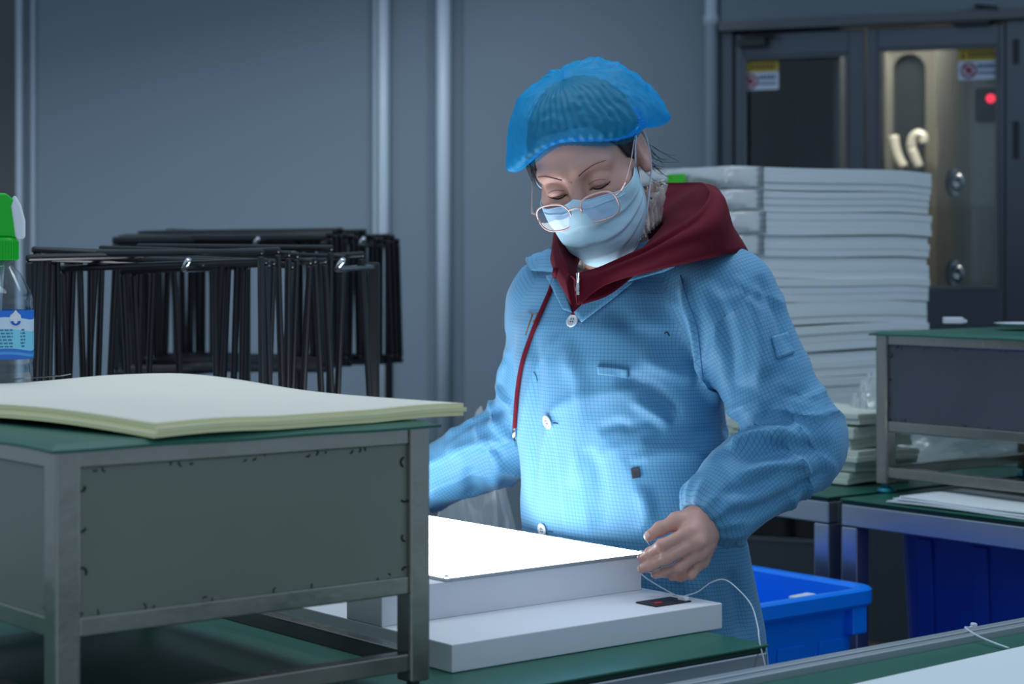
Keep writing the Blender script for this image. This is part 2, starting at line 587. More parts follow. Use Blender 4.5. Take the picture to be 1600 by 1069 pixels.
def bench(name, label, corner, rz, w, dp, z, x0=None, legs=True, apron=0.045, m=BSTEEL):
    """corner = local origin; the top runs local x 0..w, y 0..dp"""
    t = thing(name, label, 'workbench', corner, rz)
    MB().box((0.004, 0.004, z - 0.010), (w - 0.004, dp - 0.004, z - 0.004)).obj('worktop', MATE, t)
    MB().box((0, 0, z - 0.004), (w, dp, z)).obj('rubber_mat', MATG, t, bevel=0.0015)
    a = 0.03
    for lo, hi in (((0.002, 0.002, z - 0.01 - apron), (w - 0.002, 0.002 + a, z - 0.0105)), ((0.002, dp - a, z - 0.01 - apron), (w - 0.002, dp - 0.002, z - 0.0105)),
                   ((0.002, a + .003, z - 0.01 - apron), (0.002 + a, dp - a - .001, z - 0.0105)), ((w - a - 0.002, a + .003, z - 0.01 - apron), (w - 0.002, dp - a - .001, z - 0.0105))):
        MB().box(lo, hi).obj('apron', m, t, bevel=0.003)
    for x in (0.002, w - 0.042):
        for y in (0.002, dp - 0.042):
            l = MB().box((x, y, 0.03), (x + 0.04, y + 0.04, z - 0.0108 - apron)).obj('leg', m, t, bevel=0.003)
            MB().lathe([(.022, 0), (.022, .012), (.010, .016), (.010, .031)], 16, Matrix.Translation((x + .02, y + .02, 0))).obj('foot', BLACK, l)
    return t


W1 = 1.75
c = B0 - U * W1
bench('workbench', 'green topped steel workbench that carries the glowing light panel', c, ANG, W1, 1.15, 0.80, apron=0.03)

# right benches, turned the other way round
RB = px(1312, 778, 4.0)
c2 = np.array([RB[0], RB[1], 0])
bench('workbench', 'green topped steel workbench under the right steel stand and big navy bin', c2, ANG - math.pi / 2, 0.98, 1.05, 0.853)
c3 = c2 + V * 1.53
bench('workbench', 'green topped steel workbench under the tall pile of white foam', c3, ANG - math.pi / 2, 1.5, 1.05, 0.853)

# front right bench with aluminium edge profile
F0 = px(1050, 1069, 2.469)
F0[2] = 0
f = thing('workbench', 'green workbench with aluminium edge strip at lower right front', 'workbench', F0 - U * 0.12, ANG)
MB().box((0, -0.62, 0.765), (1.02, 0.0, 0.797)).obj('worktop', MATE, f, bevel=.002)
MB().box((0, -0.62, 0.797), (1.02, -0.036, 0.80)).obj('rubber_mat', MATG, f)
pr = MB()
for y0, y1, z1 in ((-0.036, -0.021, .810), (-0.021, -0.017, .802), (-0.017, 0.0, .811)):
    pr.box((0, y0, 0.797), (1.02, y1, z1))
pr.obj('edge_profile', ALU, f, bevel=.0015)
for x in (0.02, 0.96):
    for y in (-0.60, -0.06):
        MB().box((x, y, 0), (x + .04, y + .04, 0.765)).obj('leg', ALU, f, bevel=.003)


# ------------------------------------------------------------------ steel stands
def stand(label, corner, z0, rz, w, dp, h, ph, foot_m, marks):
    t = thing('steel_stand', label, 'stand', (corner[0], corner[1], z0), rz, None)
    L = 0.030
    H = h - 0.005
    for x in (0, w - L):
        for y in (0, dp - L):
            l = MB().box((x, y, 0.018), (x + L, y + L, H)).obj('leg', STEEL, t, bevel=0.003)
            MB().lathe([(.018, 0), (.020, .004), (.017, .010), (.008, .013), (.008, .02)], 18, Matrix.Translation((x + L / 2, y + L / 2, 0))).obj('foot', foot_m, l, smooth=False)
    R = 0.022
    for zz in ((H - R, H), (H - ph, H - ph + R), (0.032, 0.032 + R)):
        for y in (0.003, dp - 0.003 - R):
            MB().box((L, y, zz[0]), (w - L, y + R, zz[1])).obj('rail', STEEL, t, bevel=0.002)
        for x in (0.003, w - 0.003 - R):
            MB().box((x, L, zz[0]), (x + R, dp - L, zz[1])).obj('rail', STEEL, t, bevel=0.002)
    for lo, hi in (((L, 0.007, H - ph + R), (w - L, 0.0095, H - R)), ((L, dp - .0095, H - ph + R), (w - L, dp - .007, H - R)),
                   ((0.007, L, H - ph + R), (0.0095, dp - L, H - R)), ((w - .0095, L, H - ph + R), (w - .007, dp - L, H - R))):
        MB().box(lo, hi).obj('side_panel', STEELP if marks else STEELD, t)
    MB().box((0.004, 0.004, H - .001), (w - 0.004, dp - 0.004, H + .0015)).obj('top_sheet', STEELP, t)
    # weld burns along the seams of the two panels one sees
    wb = MB()
    rr = random.Random(3 if marks else 5)
    for z in (H - R - .002, H - ph + R + .002):
        x = L + .02
        while x < w - L - .02:
            for k in range(rr.choice((1, 2, 2, 3))):
                a0 = rr.uniform(0, 6)
                r0 = rr.uniform(.002, .0042)
                xx = x + k * .012
                wb.tube([(xx + r0 * math.cos(a0 + q), 0.0063, z + r0 * math.sin(a0 + q)) for q in np.linspace(0, rr.uniform(1.2, 2.4), 6)], .0008, 4)
            x += rr.uniform(.05, .10)
    z = H - ph + .03
    while z < H - .03:
        for xx, fy in ((L + .004, .0063), (w - L - .004, .0063)):
            a0, r0 = rr.uniform(0, 6), rr.uniform(.003, .006)
            wb.tube([(xx + r0 * math.cos(a0 + q), fy, z + r0 * math.sin(a0 + q)) for q in np.linspace(0, 2.5, 6)], .0012, 5)
        a0, r0 = rr.uniform(0, 6), .004
        wb.tube([(0.0063, L + .006 + r0 * math.cos(a0 + q), z + r0 * math.sin(a0 + q)) for q in np.linspace(0, 2.5, 6)], .0012, 5)
        z += rr.uniform(.03, .06)
    o = wb.obj('weld_marks', WELD, t)
    o['kind'] = 'stuff'
    # rubber mat with lazily wavy overhanging edge
    nx, ny = 40, 44
    G = np.zeros((nx, ny, 3))
    ov = 0.010
    for i, x in enumerate(np.linspace(-ov, w + ov, nx)):
        for j, y in enumerate(np.linspace(-ov, dp + ov, ny)):
            e = max(0, -min(x, y, w - x, dp - y) - .001)
            G[i, j] = (x, y, H + .0025 - e * .55 + (.0022 * math.sin(x * 31 + 1) * math.sin(y * 23) if e > 0 else 0))
    MB().shell(G, (0, 0, 0.0032)).obj('rubber_mat', MATG, t, smooth=False)
    return t


LS = px(87, 701, 2.134)
Z0 = 0.80
stand('steel stand with welded sheet sides and green top, carrying white foam sheets', LS, Z0, ANG, 0.50, 0.70, LS[2] - Z0 + .003, 0.205, BLACK, True)
FOOTB = mat('teal_foot', (30, 120, 140), 0.25, 0.6)
RS = px(1368, 518, 4.10)
stand('steel stand on the right bench with green top and teal feet', RS, 0.853, ANG - math.pi / 2, 0.72, 0.50, RS[2] - 0.853, 0.20, FOOTB, False)
STZ = LS[2] + .0045                         # top of the left stand's mat
SRZ = RS[2] + .0015

# ------------------------------------------------------------------ things on the left stand
def wsheet(name, label, A, B, Dv, z, th, m, wave, group=None, nx=26, ny=26, em=None):
    """a limp foam sheet: corner A, edge vectors B and Dv, bottom height z; wave(u,v) lifts it"""
    G = np.zeros((nx, ny, 3))
    for i, u in enumerate(np.linspace(0, 1, nx)):
        for j, v in enumerate(np.linspace(0, 1, ny)):
            p = A + B * u + Dv * v
            G[i, j] = (p[0], p[1], z + wave(u, v))
    org = A.copy()
    org[2] = z
    mb = MB().shell(G - org, (0, 0, th))
    o = mb.obj(name, m, None, smooth=False)
    o.location = org
    tag(o, label, 'foam sheet', group)
    if em is not None:
        o.data.materials.append(em)
        for p in o.data.polygons:
            if abs(p.normal.z) < .5:
                p.material_index = 1
    for p in o.data.polygons:
        p.use_smooth = abs(p.normal.z) > .5
    return o


fa = px(240, 671, 2.20)
fa[2] = 0
fb = np.array([0.335, 0.300, 0])
fd = np.array([-0.475, 0.435, 0])


def wv(k):
    def f(u, v):
        lift = 0.007 * math.sin(min(1, v * 1.4) * math.pi) * (1 - u) ** 1.2
        edge = 0.010 * math.exp(-((v - .72) / .22) ** 2) * u * u + .010 * math.exp(-((v - .95) / .2) ** 2)
        return max(0.0, lift + edge + .002 * math.sin(u * 9 + k)) + .0005
    return f


FOAML = mat('foam_sheet_white', (224, 218, 204), 0.7, vary=0.03, vscale=3, bump=0.05, bscale=150)
lbl = ['lowest of the three white foam sheets lying on the left steel stand', 'middle one of three white foam sheets lying on the left steel stand', 'uppermost white foam sheet of three, topping the left steel stand']
for k in range(3):
    wsheet('foam_sheet', lbl[k], fa + np.array([.004 * (k % 2), .003 * k, 0]), fb, fd, STZ + .0052 * k, 0.0050, FOAML, wv(0), 'foam sheets on the left stand', em=FOAMY)

# spray bottle
bp = px(4, 600, 2.80)
CLEAR = thin('clear_plastic', (0.80, 0.88, 0.92), 0.09, 0.05)
GREEN = mat('green_plastic', (12, 178, 34), 0.35)
WPL = mat('white_plastic', (214, 218, 226), 0.4)
sb = thing('spray_bottle', 'clear plastic spray bottle with green trigger head and blue label', 'spray bottle', (bp[0], bp[1], STZ), math.radians(200))
prof = [(.036, 0), (.0415, .006), (.042, .02), (.0405, .026), (.042, .032), (.042, .046), (.0408, .050), (.0425, .056), (.0425, .128), (.0415, .136), (.042, .142), (.039, .152), (.026, .176), (.0165, .186), (.0150, .19), (.0150, .204)]
MB().lathe(prof, 40).obj('bottle_body', CLEAR, sb, smooth=True)
lm = bpy.data.materials.new('bottle_label')
lm.use_nodes = True
nt = lm.node_tree
bs = nt.nodes['Principled BSDF']
inp(bs, 'Roughness', 0.4)
tc = nt.nodes.new('ShaderNodeTexCoord')
sx = nt.nodes.new('ShaderNodeSeparateXYZ')
nt.links.new(tc.outputs['Object'], sx.inputs[0])
wvn = nt.nodes.new('ShaderNodeMath')
wvn.operation = 'MULTIPLY'
nt.links.new(sx.outputs['Y'], wvn.inputs[0])
wvn.inputs[1].default_value = 75
sn = nt.nodes.new('ShaderNodeMath')
sn.operation = 'SINE'
nt.links.new(wvn.outputs[0], sn.inputs[0])
ad = nt.nodes.new('ShaderNodeMath')
ad.operation = 'MULTIPLY_ADD'
nt.links.new(sn.outputs[0], ad.inputs[0])
ad.inputs[1].default_value = 0.004
nt.links.new(sx.outputs['Z'], ad.inputs[2])
mr = nt.nodes.new('ShaderNodeMapRange')
mr.inputs[1].default_value = .058
mr.inputs[2].default_value = .126
nt.links.new(ad.outputs[0], mr.inputs[0])
cr = nt.nodes.new('ShaderNodeValToRGB')
cr.color_ramp.interpolation = 'CONSTANT'
for i, (pos, c) in enumerate(((0, (36, 104, 190)), (.10, (70, 150, 214)), (.16, (40, 112, 196)), (.22, (122, 200, 224)), (.62, (196, 214, 230)), (.86, (28, 108, 208)))):
    if i < 2:
        e = cr.color_ramp.elements[i]
        e.position = pos
    else:
        e = cr.color_ramp.elements.new(pos)
    e.color = (*lin(c), 1)
nt.links.new(mr.outputs[0], cr.inputs[0])
nt.links.new(cr.outputs[0], bs.inputs['Base Color'])
lb = MB().lathe([(.0430, .058), (.0430, .126)], 48)
lb.f = lb.f[:-2]
lbo = lb.obj('bottle_label', lm, sb, smooth=True)
# drop emblem and small print on the side that shows
tcam = math.atan2(0 - bp[1], 0 - bp[0]) - math.radians(200)
tx = MB()
for col, da0, w_ in ((0, -.12, .46), (1, .60, .20)):
    for r_ in range(6):
        for i in range(int(w_ / .032)):
            if (i * 7 + r_ * 3) % 5 == 0:
                continue
            a = tcam + da0 + i * .032
            z = .098 - r_ * .0046
            tx.add([(.0434 * math.cos(a), .0434 * math.sin(a), z), (.0434 * math.cos(a + .022), .0434 * math.sin(a + .022), z), (.0434 * math.cos(a + .022), .0434 * math.sin(a + .022), z + .0022), (.0434 * math.cos(a), .0434 * math.sin(a), z + .0022)], [(0, 1, 2, 3)])
tx.obj('label_text', mat('label_ink', (40, 84, 130), .6), lbo)
dr = MB()
ac, zc = tcam + .42, .1125
pts = []
for q in np.linspace(0, 2 * math.pi, 24, endpoint=False):
    r0 = .0085
    dx, dz = r0 * math.sin(q), -r0 * math.cos(q)
    if dz > 0:
        dz *= 1.75
        dx *= max(0.0, 1 - dz / (r0 * 1.75)) ** .55 if abs(q - math.pi) < .9 else 1
    pts.append((.0436 * math.cos(ac + dx / .043), .0436 * math.sin(ac + dx / .043), zc + dz))
dr.add(pts + [(.0439 * math.cos(ac), .0439 * math.sin(ac), zc)], [(i, (i + 1) % 24, 24) for i in range(24)])
dr.obj('drop_emblem', WPL, lbo)
dr = MB()
pts = [(.0442 * math.cos(ac + .0075 * math.cos(q) / .043), .0442 * math.sin(ac + .0075 * math.cos(q) / .043), zc - .001 + .0062 * math.sin(q)) for q in np.linspace(math.pi, 2 * math.pi, 14)]
dr.add(pts, [tuple(range(14))])
dr.obj('drop_wave', mat('emblem_blue', (16, 84, 180), .5), lbo)
MB().tube([(0.012, 0.004, .008), (0.006, 0.002, .10), (0, 0, .21)], .0042, 10).obj('dip_tube', thin('tube_plastic', (.75, .82, .88), .2, .2, .25, (.8, .85, .9)), sb, smooth=True)
k = MB().lathe([(.0215, .196), (.0215, .224), (.018, .228)], 30).obj('collar', GREEN, sb)
rb = MB()
for i in range(30):
    a = 2 * math.pi * i / 30
    rb.tube([(.0215 * math.cos(a), .0215 * math.sin(a), .198), (.0215 * math.cos(a), .0215 * math.sin(a), .222)], .0011, 4)
o = rb.obj('grip_ribs', GREEN, k)
hd_ = MB()                                   # head: local +x is the spraying direction
Ls = [(-.019, .226, .019, .013), (-.021, .245, .020, .014), (-.017, .262, .022, .014), (-.004, .274, .026, .013), (.010, .280, .026, .011)]
M0 = [(-.022, .228), (.012, .228), (.012, .246), (.030, .250), (.052, .252), (.056, .262), (.052, .276), (.020, .290), (-.004, .290), (-.020, .276), (-.027, .254)]
vs = [(x, -.0125, z) for x, z in M0] + [(x, .0125, z) for x, z in M0]
n = len(M0)
hd_.add(vs, [tuple(range(n)), tuple(range(2 * n - 1, n - 1, -1))] + [(i, (i + 1) % n, n + (i + 1) % n, n + i) for i in range(n)])
hd_.obj('spray_head', GREEN, sb, bevel=.003)
M1 = [(-.030, .226), (-.016, .226), (-.013, .25), (-.010, .272), (-.016, .288), (-.024, .274), (-.030, .252)]
vs = [(x, -.0155, z) for x, z in M1] + [(x, .0155, z) for x, z in M1]
n = len(M1)
MB().add(vs, [tuple(range(n)), tuple(range(2 * n - 1, n - 1, -1))] + [(i, (i + 1) % n, n + (i + 1) % n, n + i) for i in range(n)]).obj('rear_shroud', WPL, sb, bevel=.004)
MB().tube(catmull([(.026, 0, .256), (.034, 0, .240), (.030, 0, .222), (.038, 0, .204)], 6), .006, 10).obj('trigger', GREEN, sb, smooth=True)
MB().lathe([(.011, -.002), (.011, .012), (.004, .014)], 16, Matrix.Translation((.052, 0, .263)) @ Matrix.Rotation(math.pi / 2, 4, 'Y')).obj('nozzle_cap', WPL, sb)

# thin metal plates beside the bottle
for i in range(3):
    p0 = px(66 + 4 * i, 590 - 7 * i, 2.90)
    hh = 0.0012
    mb = MB()
    a = math.radians(-8 + 7 * i)
    M = Matrix.Translation((0, 0, hh * .5)) @ Matrix.Rotation(a, 4, 'Z') @ Matrix.Rotation(math.radians(-7 + i * 1.5), 4, 'Y')
    mb.add([tuple(M @ Vector(q)) for q in ((-.06, -.012, 0), (.02, -.012, 0), (.034, 0, .001), (.02, .012, 0), (-.06, .012, 0), (-.06, -.012, hh), (.02, -.012, hh), (.034, 0, hh + .001), (.02, .012, hh), (-.06, .012, hh))],
           [(4, 3, 2, 1, 0), (5, 6, 7, 8, 9), (0, 1, 6, 5), (1, 2, 7, 6), (2, 3, 8, 7), (3, 4, 9, 8), (4, 0, 5, 9)])
    o = mb.obj('metal_plate', CHROME, None)
    o.location = (p0[0], p0[1], STZ + .008 + i * .0085)
    tag(o, 'thin pointed steel plate fanned beside the spray bottle on the stand', 'metal plate', 'steel plates beside the bottle')

# ------------------------------------------------------------------ white jig with raised bars and the glowing panel
T0 = px(706, 1053, 2.573)
T0[2] = 0.8005
j = thing('assembly_jig', 'low white painted jig tray with raised bars under the glowing panel', 'jig', T0, ANG)
JL, JD, JT = 0.492, 1.0, 0.037
MB().box((0, 0, 0), (JL, JD, JT)).obj('base_board', WHITEP, j, bevel=.0015)
bar0 = 0.157
BH = 0.050
MB().box((0.0, bar0, JT), (0.478, bar0 + .084, JT + BH)).obj('raised_bar', WHITEP, j, bevel=.0012)
MB().box((0.0, bar0 + .62, JT), (0.478, bar0 + .70, JT + BH)).obj('raised_bar', WHITEP, j, bevel=.0012)
# black pad let in at the right end of the base
bk = MB().box((0.392, 0.033, JT), (0.462, 0.077, JT + .0025)).obj('black_pad', BLACK, j, bevel=.001)
MB().box((0.400, 0.042, JT + .0025), (0.414, 0.049, JT + .0040)).obj('red_mark', mat('red_plastic', (190, 30, 36), .5), bk)
MB().box((0.450, 0.034, JT + .0025), (0.458, 0.050, JT + .0085)).obj('white_plug', WPL, bk, bevel=.001)

EM = bpy.data.materials.new('panel_glow')
EM.use_nodes = True
b = EM.node_tree.nodes['Principled BSDF']
inp(b, 'Base Color', (.9, .9, .9, 1))
inp(b, 'Emission Color', (0.90, 0.95, 1.0, 1))
inp(b, 'Emission Strength', 6.8)
PZ = 0.8005 + JT + BH + .0006
lp = thing('light_panel', 'glowing white flat light panel resting on the white jig', 'light panel', (T0[0], T0[1], 0), ANG)
pu0, pu1, pv0, pv1 = .108, .482, bar0 - .002, bar0 + .70
MB().box((pu0, pv0, PZ), (pu1, pv1, PZ + .004)).obj('back_plate', ALU, lp)
MB().box((pu0 + .002, pv0 + .002, PZ + .004), (pu1 - .002, pv1 - .002, PZ + .0062)).obj('diffuser', EM, lp)
for u in (pu0, pu1 - .006):
    for v in (pv0, pv1 - .006):
        MB().box((u, v, PZ + .0062), (u + .006, v + .006, PZ + .0085)).obj('corner_clip', WPL, lp, bevel=.001)
tabs = MB()
for v in np.linspace(pv0 + .1, pv1 - .05, 7):
    MB().box((pu1 - .002, v, PZ + .001), (pu1 + .003, v + .008, PZ + .0064)).obj('edge_tab', WPL, lp)

# thin white lead of the panel
WIRE = mat('white_wire', (196, 204, 216), .45)
def wpts(L):
    return [px(*q) for q in L]
pl = T0 + U * .454 + V * .042 + Z * (JT + .008)
W1_ = catmull(wpts([(997, 893, 2.985), (1012, 905, 2.975), (1040, 922, 2.96), (1060, 932, 2.93)]) + [pl], 8)
W2_ = catmull([pl] + wpts([(1090, 925, 2.925), (1112, 910, 2.91), (1132, 906, 2.90), (1152, 920, 2.885), (1174, 946, 2.86), (1184, 980, 2.80), (1187, 1004, 2.764)]) + [np.array([0.355, 2.745, .72]), np.array([.36, 2.75, .45])], 8)
tag(MB().tube(W1_ + W2_[1:], .0011, 7).obj('cable', WIRE, None, smooth=True), 'thin white lead running from the light panel over the bench end', 'cable')

# ------------------------------------------------------------------ front right bench: white sheet and a lead with connector
s0 = px(1340, 1069, 2.497)
s0[2] = .8006
sh = MB().box((-.06, -.42, 0), (1.0, 0, .004)).obj('white_sheet', FOAM, None, bevel=.001)
sh.location = s0
sh.rotation_euler = (0, 0, math.radians(41.5))
tag(sh, 'smooth white sheet lying on the aluminium edged bench at lower right', 'sheet')
cw = thing('cable', 'short white lead with a small plug lying over the aluminium edge strip', 'cable', (0, 0, 0))
cw.location = px(1560, 1008, 2.73)
off = np.array(cw.location)
L2 = [px(1576, 1013, 2.728), px(1556, 1006, 2.745), px(1532, 996, 2.775), px(1516, 987, 2.805), px(1508, 981, 2.828), px(1513, 981, 2.84), px(1521, 979, 2.85)]
P = [p - off for p in catmull(L2, 6)]
MB().tube(P, .0016, 8).obj('wire', WIRE, cw, smooth=True)
e = P[-1]
MB().box((-.004, -.003, -.0025), (.005, .003, .004), Matrix.Translation(Vector(e)) @ Matrix.Rotation(.5, 4, 'Z')).box((-.002, -.0042, 0), (.003, .0042, .0052), Matrix.Translation(Vector(e)) @ Matrix.Rotation(.5, 4, 'Z')).obj('plug', WPL, cw, bevel=.0008)

# ------------------------------------------------------------------ right stand: small block, white dish
p = px(1490, 510, 4.40)
o = MB().box((-.022, -.012, 0), (.020, .012, .014)).box((.020, -.009, .001), (.028, .009, .009)).obj('white_block', WPL, None, bevel=.002)
o.location = (p[0], p[1], SRZ + .0045)
tag(o, 'small white plastic block on top of the right steel stand', 'block')
p = px(1606, 512, 4.15)
o = MB().lathe([(.02, 0), (.055, .002), (.068, .009), (.070, .010), (.064, .0085), (.05, .0045), (.01, .003)], 32).obj('white_dish', WPL, None, smooth=True)
o.location = (p[0], p[1], SRZ + .0045)
tag(o, 'shallow white dish at the frame edge on the right steel stand', 'dish')
# ------------------------------------------------------------------ pile of white foam bundles
def bundle(name, label, cu, w, dp, z, h, m, seed, group, wrap=False, cat='foam bundle', layers=3):
    """a bundle of limp foam sheets: rounded slab with slightly proud layers, corner cu = near corner"""
    t = thing(name, label, cat, (cu[0], cu[1], z), ANG, group)
    r = random.Random(seed)
    lh = h / layers
    ph = r.uniform(0, 6)
    for k in range(layers):
        nx, ny = 14, 12
        G = np.zeros((nx, ny, 3))
        du, dv = r.uniform(-.003, .003), r.uniform(-.003, .003)
        for i, u in enumerate(np.linspace(0, 1, nx)):
            for jx, v in enumerate(np.linspace(0, 1, ny)):
                sag = .0016 * math.sin(u * 6 + ph) + .0022 * math.sin(u * 2.7 + seed) - (.004 * max(0, u - .85) / .15)
                G[i, jx] = (u * w + du, v * dp + dv, k * lh + sag * (0 if k == 0 and seed == 0 else 1) + .002)
        o = MB().shell(G, (0, 0, lh * 1.0)).obj('foam_layer', m, t, bevel=.0015)
    if wrap:
        nz, nv = 8, 40
        G = np.zeros((nv, nz, 3))
        for i, v in enumerate(np.linspace(0, 1, nv)):
            for k, zz in enumerate(np.linspace(0, 1, nz)):
                b = .012 * math.sin(zz * math.pi) + .004 * math.sin(v * 37 + k) * math.sin(k * 2.1 + v * 11)
                xx = -b - .008
                vv = v * (dp + .03) - .014
                if v < .06:
                    xx = (1 - v / .06) * .10 - .008 - b * .4
                    vv = -.012 - b * .2
                G[i, k] = (xx, vv, zz * h * .96 + .003)
        MB().shell(G, (.002, .002, 0)).obj('plastic_wrap', BAGW, t, smooth=True)
    return t


BAGW = thin('wrap_film', (.96, .97, .98), .2, .14, .80, (.97, .98, .98))
BAG = thin('bag_film', (.92, .95, .96), .14, .16, .58, (.88, .92, .92))
NC = px(1146, 400, 4.60)
heights = [.075, .070, .072, .066, .070, .060, .064, .060, .058, .060, .056, .060]
z = 0.8535
names_ = ['lowest', 'second lowest', 'third lowest', 'fourth lowest', 'fifth from below', 'sixth from below', 'sixth from the top', 'fifth from the top', 'fourth from the top', 'third from the top', 'second from the top', 'topmost']
ztop = CZ + (400 - 256) / FPX * 4.60
sc_ = (ztop - z - .004) / sum(heights)
rb_ = random.Random(4)
shifts = [-.016, -.012, -.02, -.014, -.010, -.012, .0, .004, .0, .006, .004, .012]
for i, h in enumerate(heights):
    h *= sc_
    cu = NC + U * rb_.uniform(-.004, .004) + V * rb_.uniform(-.005, .005)
    extra = ', with green sticker' if i == 11 else ''
    t = bundle('foam_bundle', '%s bundle in the tall pile of white foam%s' % (names_[i], extra), cu, .70 + shifts[i], .52, z, h - .0012, FOAM, i + 1, 'white foam bundles in the tall pile', wrap=i >= 8)
    if i >= 10:
        a = .132 if i == 11 else .140
        g = MB().box((-.030, a, h * .12 if i == 11 else h * .5), (-.026, a + .056, h * .72 if i == 11 else h * 1.0)).obj('green_label', mat('green_sticker', (60, 196, 24), .5), t)
    z += h
# lower pile of greenish foam between coat and stand
LC = px(1316, 700, 4.14)
z = .8535
for i in range(6):
    bundle('foam_bundle', '%s pale green foam bundle beside the right stand' % ('lowest', 'second lowest', 'third lowest', 'third highest', 'second highest', 'topmost')[i], LC + U * (.05 + .01 * (i % 2)) + V * (.03 - .012 * (i % 3)), .20, .36, z, .0238, FOAMG, 20 + i, 'pale green foam bundles beside the stand', layers=2)
    z += .0255

# film-like white sheets on the front part of the right bench
for i in range(3):
    def wv2(u, v, i=i):
        return .0016 * math.sin(u * 7 + i) + .0018
    wsheet('white_film_sheet', ('lowest', 'middle', 'topmost')[i] + ' of the thin white sheets lying before the right steel stand', c2 + V * -(.11 + .012 * i) + U * (.012 + .006 * i), V * -.55, U * .20, .8535 + .0046 * i, .0026, FOAM, wv2, 'thin white sheets on the right bench')


def crumple(name, label, c, rad, seed, m):
    bm = bmesh.new()
    bmesh.ops.create_icosphere(bm, subdivisions=5, radius=1)
    me = bpy.data.meshes.new(name)
    P = np.array([v.co[:] for v in bm.verts])
    r = np.random.default_rng(seed)
    d = np.zeros(len(P))
    for k in range(26):
        n = r.normal(size=3)
        n /= np.linalg.norm(n)
        fq = r.uniform(2, 9)
        d += np.abs(np.sin(P @ n * fq + r.uniform(0, 6))) * .55 / fq
    d = 1 - (d - d.mean()) * .55
    Q = P * d[:, None] * np.array(rad)
    Q[:, 2] = np.maximum(Q[:, 2], -rad[2] * .72)
    for v, q in zip(bm.verts, Q):
        v.co = q
    bm.to_mesh(me)
    bm.free()
    o = bpy.data.objects.new(name, me)
    COL.objects.link(o)
    me.materials.append(m)
    o.location = (c[0], c[1], c[2] + rad[2] * .72)
    tag(o, label, 'plastic bag')
    return o


p = px(1475, 700, 4.66)
p[2] = .8545
o = crumple('plastic_bag', 'crumpled clear plastic bag under the right steel stand', p, (.27, .13, .115), 3, BAG)
p = px(1358, 690, 4.36)
p[2] = .8545
o = crumple('plastic_bag', 'clear plastic bag bulging out left of the right steel stand', p, (.045, .06, .13), 5, BAG)
p = px(752, 800, 3.84)
p[2] = .001
o = crumple('plastic_bag', 'tall clear plastic bag on the floor behind the glowing panel', p, (.12, .10, .545), 8, BAG)

# ------------------------------------------------------------------ blue crates and the navy bin
BLUE = mat('blue_plastic', (0, 132, 255), .35, bump=.05, bscale=40)
NAVY = mat('navy_plastic', (10, 52, 156), .42, vary=.1, vscale=3)


def rrect(x0, y0, x1, y1, r, n=6):
    out = []
    for cx, cy, a0 in ((x1 - r, y0 + r, -90), (x1 - r, y1 - r, 0), (x0 + r, y1 - r, 90), (x0 + r, y0 + r, 180)):
        for k in range(n + 1):
            a = math.radians(a0 + 90 * k / n)
            out.append((cx + r * math.cos(a), cy + r * math.sin(a)))
    return out


def loops(mb, L, close_last=True):
    n = len(L[0])
    vs = [p for lp_ in L for p in lp_]
    fs = []
    for i in range(len(L) - 1):
        for k in range(n):
            fs.append((i * n + k, i * n + (k + 1) % n, (i + 1) * n + (k + 1) % n, (i + 1) * n + k))
    fs.append(tuple(range(n - 1, -1, -1)))
    if close_last:
        fs.append(tuple((len(L) - 1) * n + k for k in range(n)))
    mb.add(vs, fs)


def crate(name, label, loc, rz, w, dp, h, m, cat, taper=.03, rim=.022, ribs=(3, 2)):
    """open tub: local origin at the rim's right front corner, box runs to -x and +y"""
    t = thing(name, label, cat, loc, rz)
    mb = MB()
    R = .045
    def lp_(ins, z, r):
        return [(x, y, z) for x, y in rrect(-w + ins, ins, -ins, dp - ins, r)]
    loops(mb, [lp_(rim + taper, 0.0, R * .6), lp_(rim + taper * .15, h - .05, R * .8), lp_(rim, h - .035, R * .8), lp_(.004, h - .034, R), lp_(0, h - .028, R), lp_(0, h - .004, R), lp_(.004, h, R),
               lp_(rim - .003, h, R * .85), lp_(rim + .004, h - .006, R * .8), lp_(rim + taper + .004, .006, R * .55)])
    mb.obj('tub', m, t, smooth=False)
    rb = []
    # raised stiffening fields and corner blocks on the long sides
    for k in range(ribs[0]):
        xa = -w + rim + .05 + k * (w - 2 * rim - .06) / ribs[0]
        xb = xa + (w - 2 * rim - .06) / ribs[0] - .035
        G = np.array([[(x, rim + taper - (taper * .85) * (zz / (h - .05)) - .004, zz) for zz in (h * .16, h * .74)] for x in (xa, xb)])
        MB().shell(G, (0, .006, 0)).obj('raised_field', m, t, bevel=.002)
    for k in range(ribs[1]):
        ya = rim + .05 + k * (dp - 2 * rim - .06) / ribs[1]
        yb = ya + (dp - 2 * rim - .06) / ribs[1] - .035
        for sgn, base in ((1, -w), (-1, 0)):
            G = np.array([[(base + sgn * (rim + taper - (taper * .85) * (zz / (h - .05)) - .004), y, zz) for zz in (h * .16, h * .74)] for y in (ya, yb)])
            MB().shell(G, (sgn * .006, 0, 0)).obj('raised_field', m, t, bevel=.002)
    for x in (-.075, -w + .035):
        MB().box((x, .006, h - .085), (x + .04, rim + .012, h - .03)).obj('rim_bracket', m, t, bevel=.003)
    return t


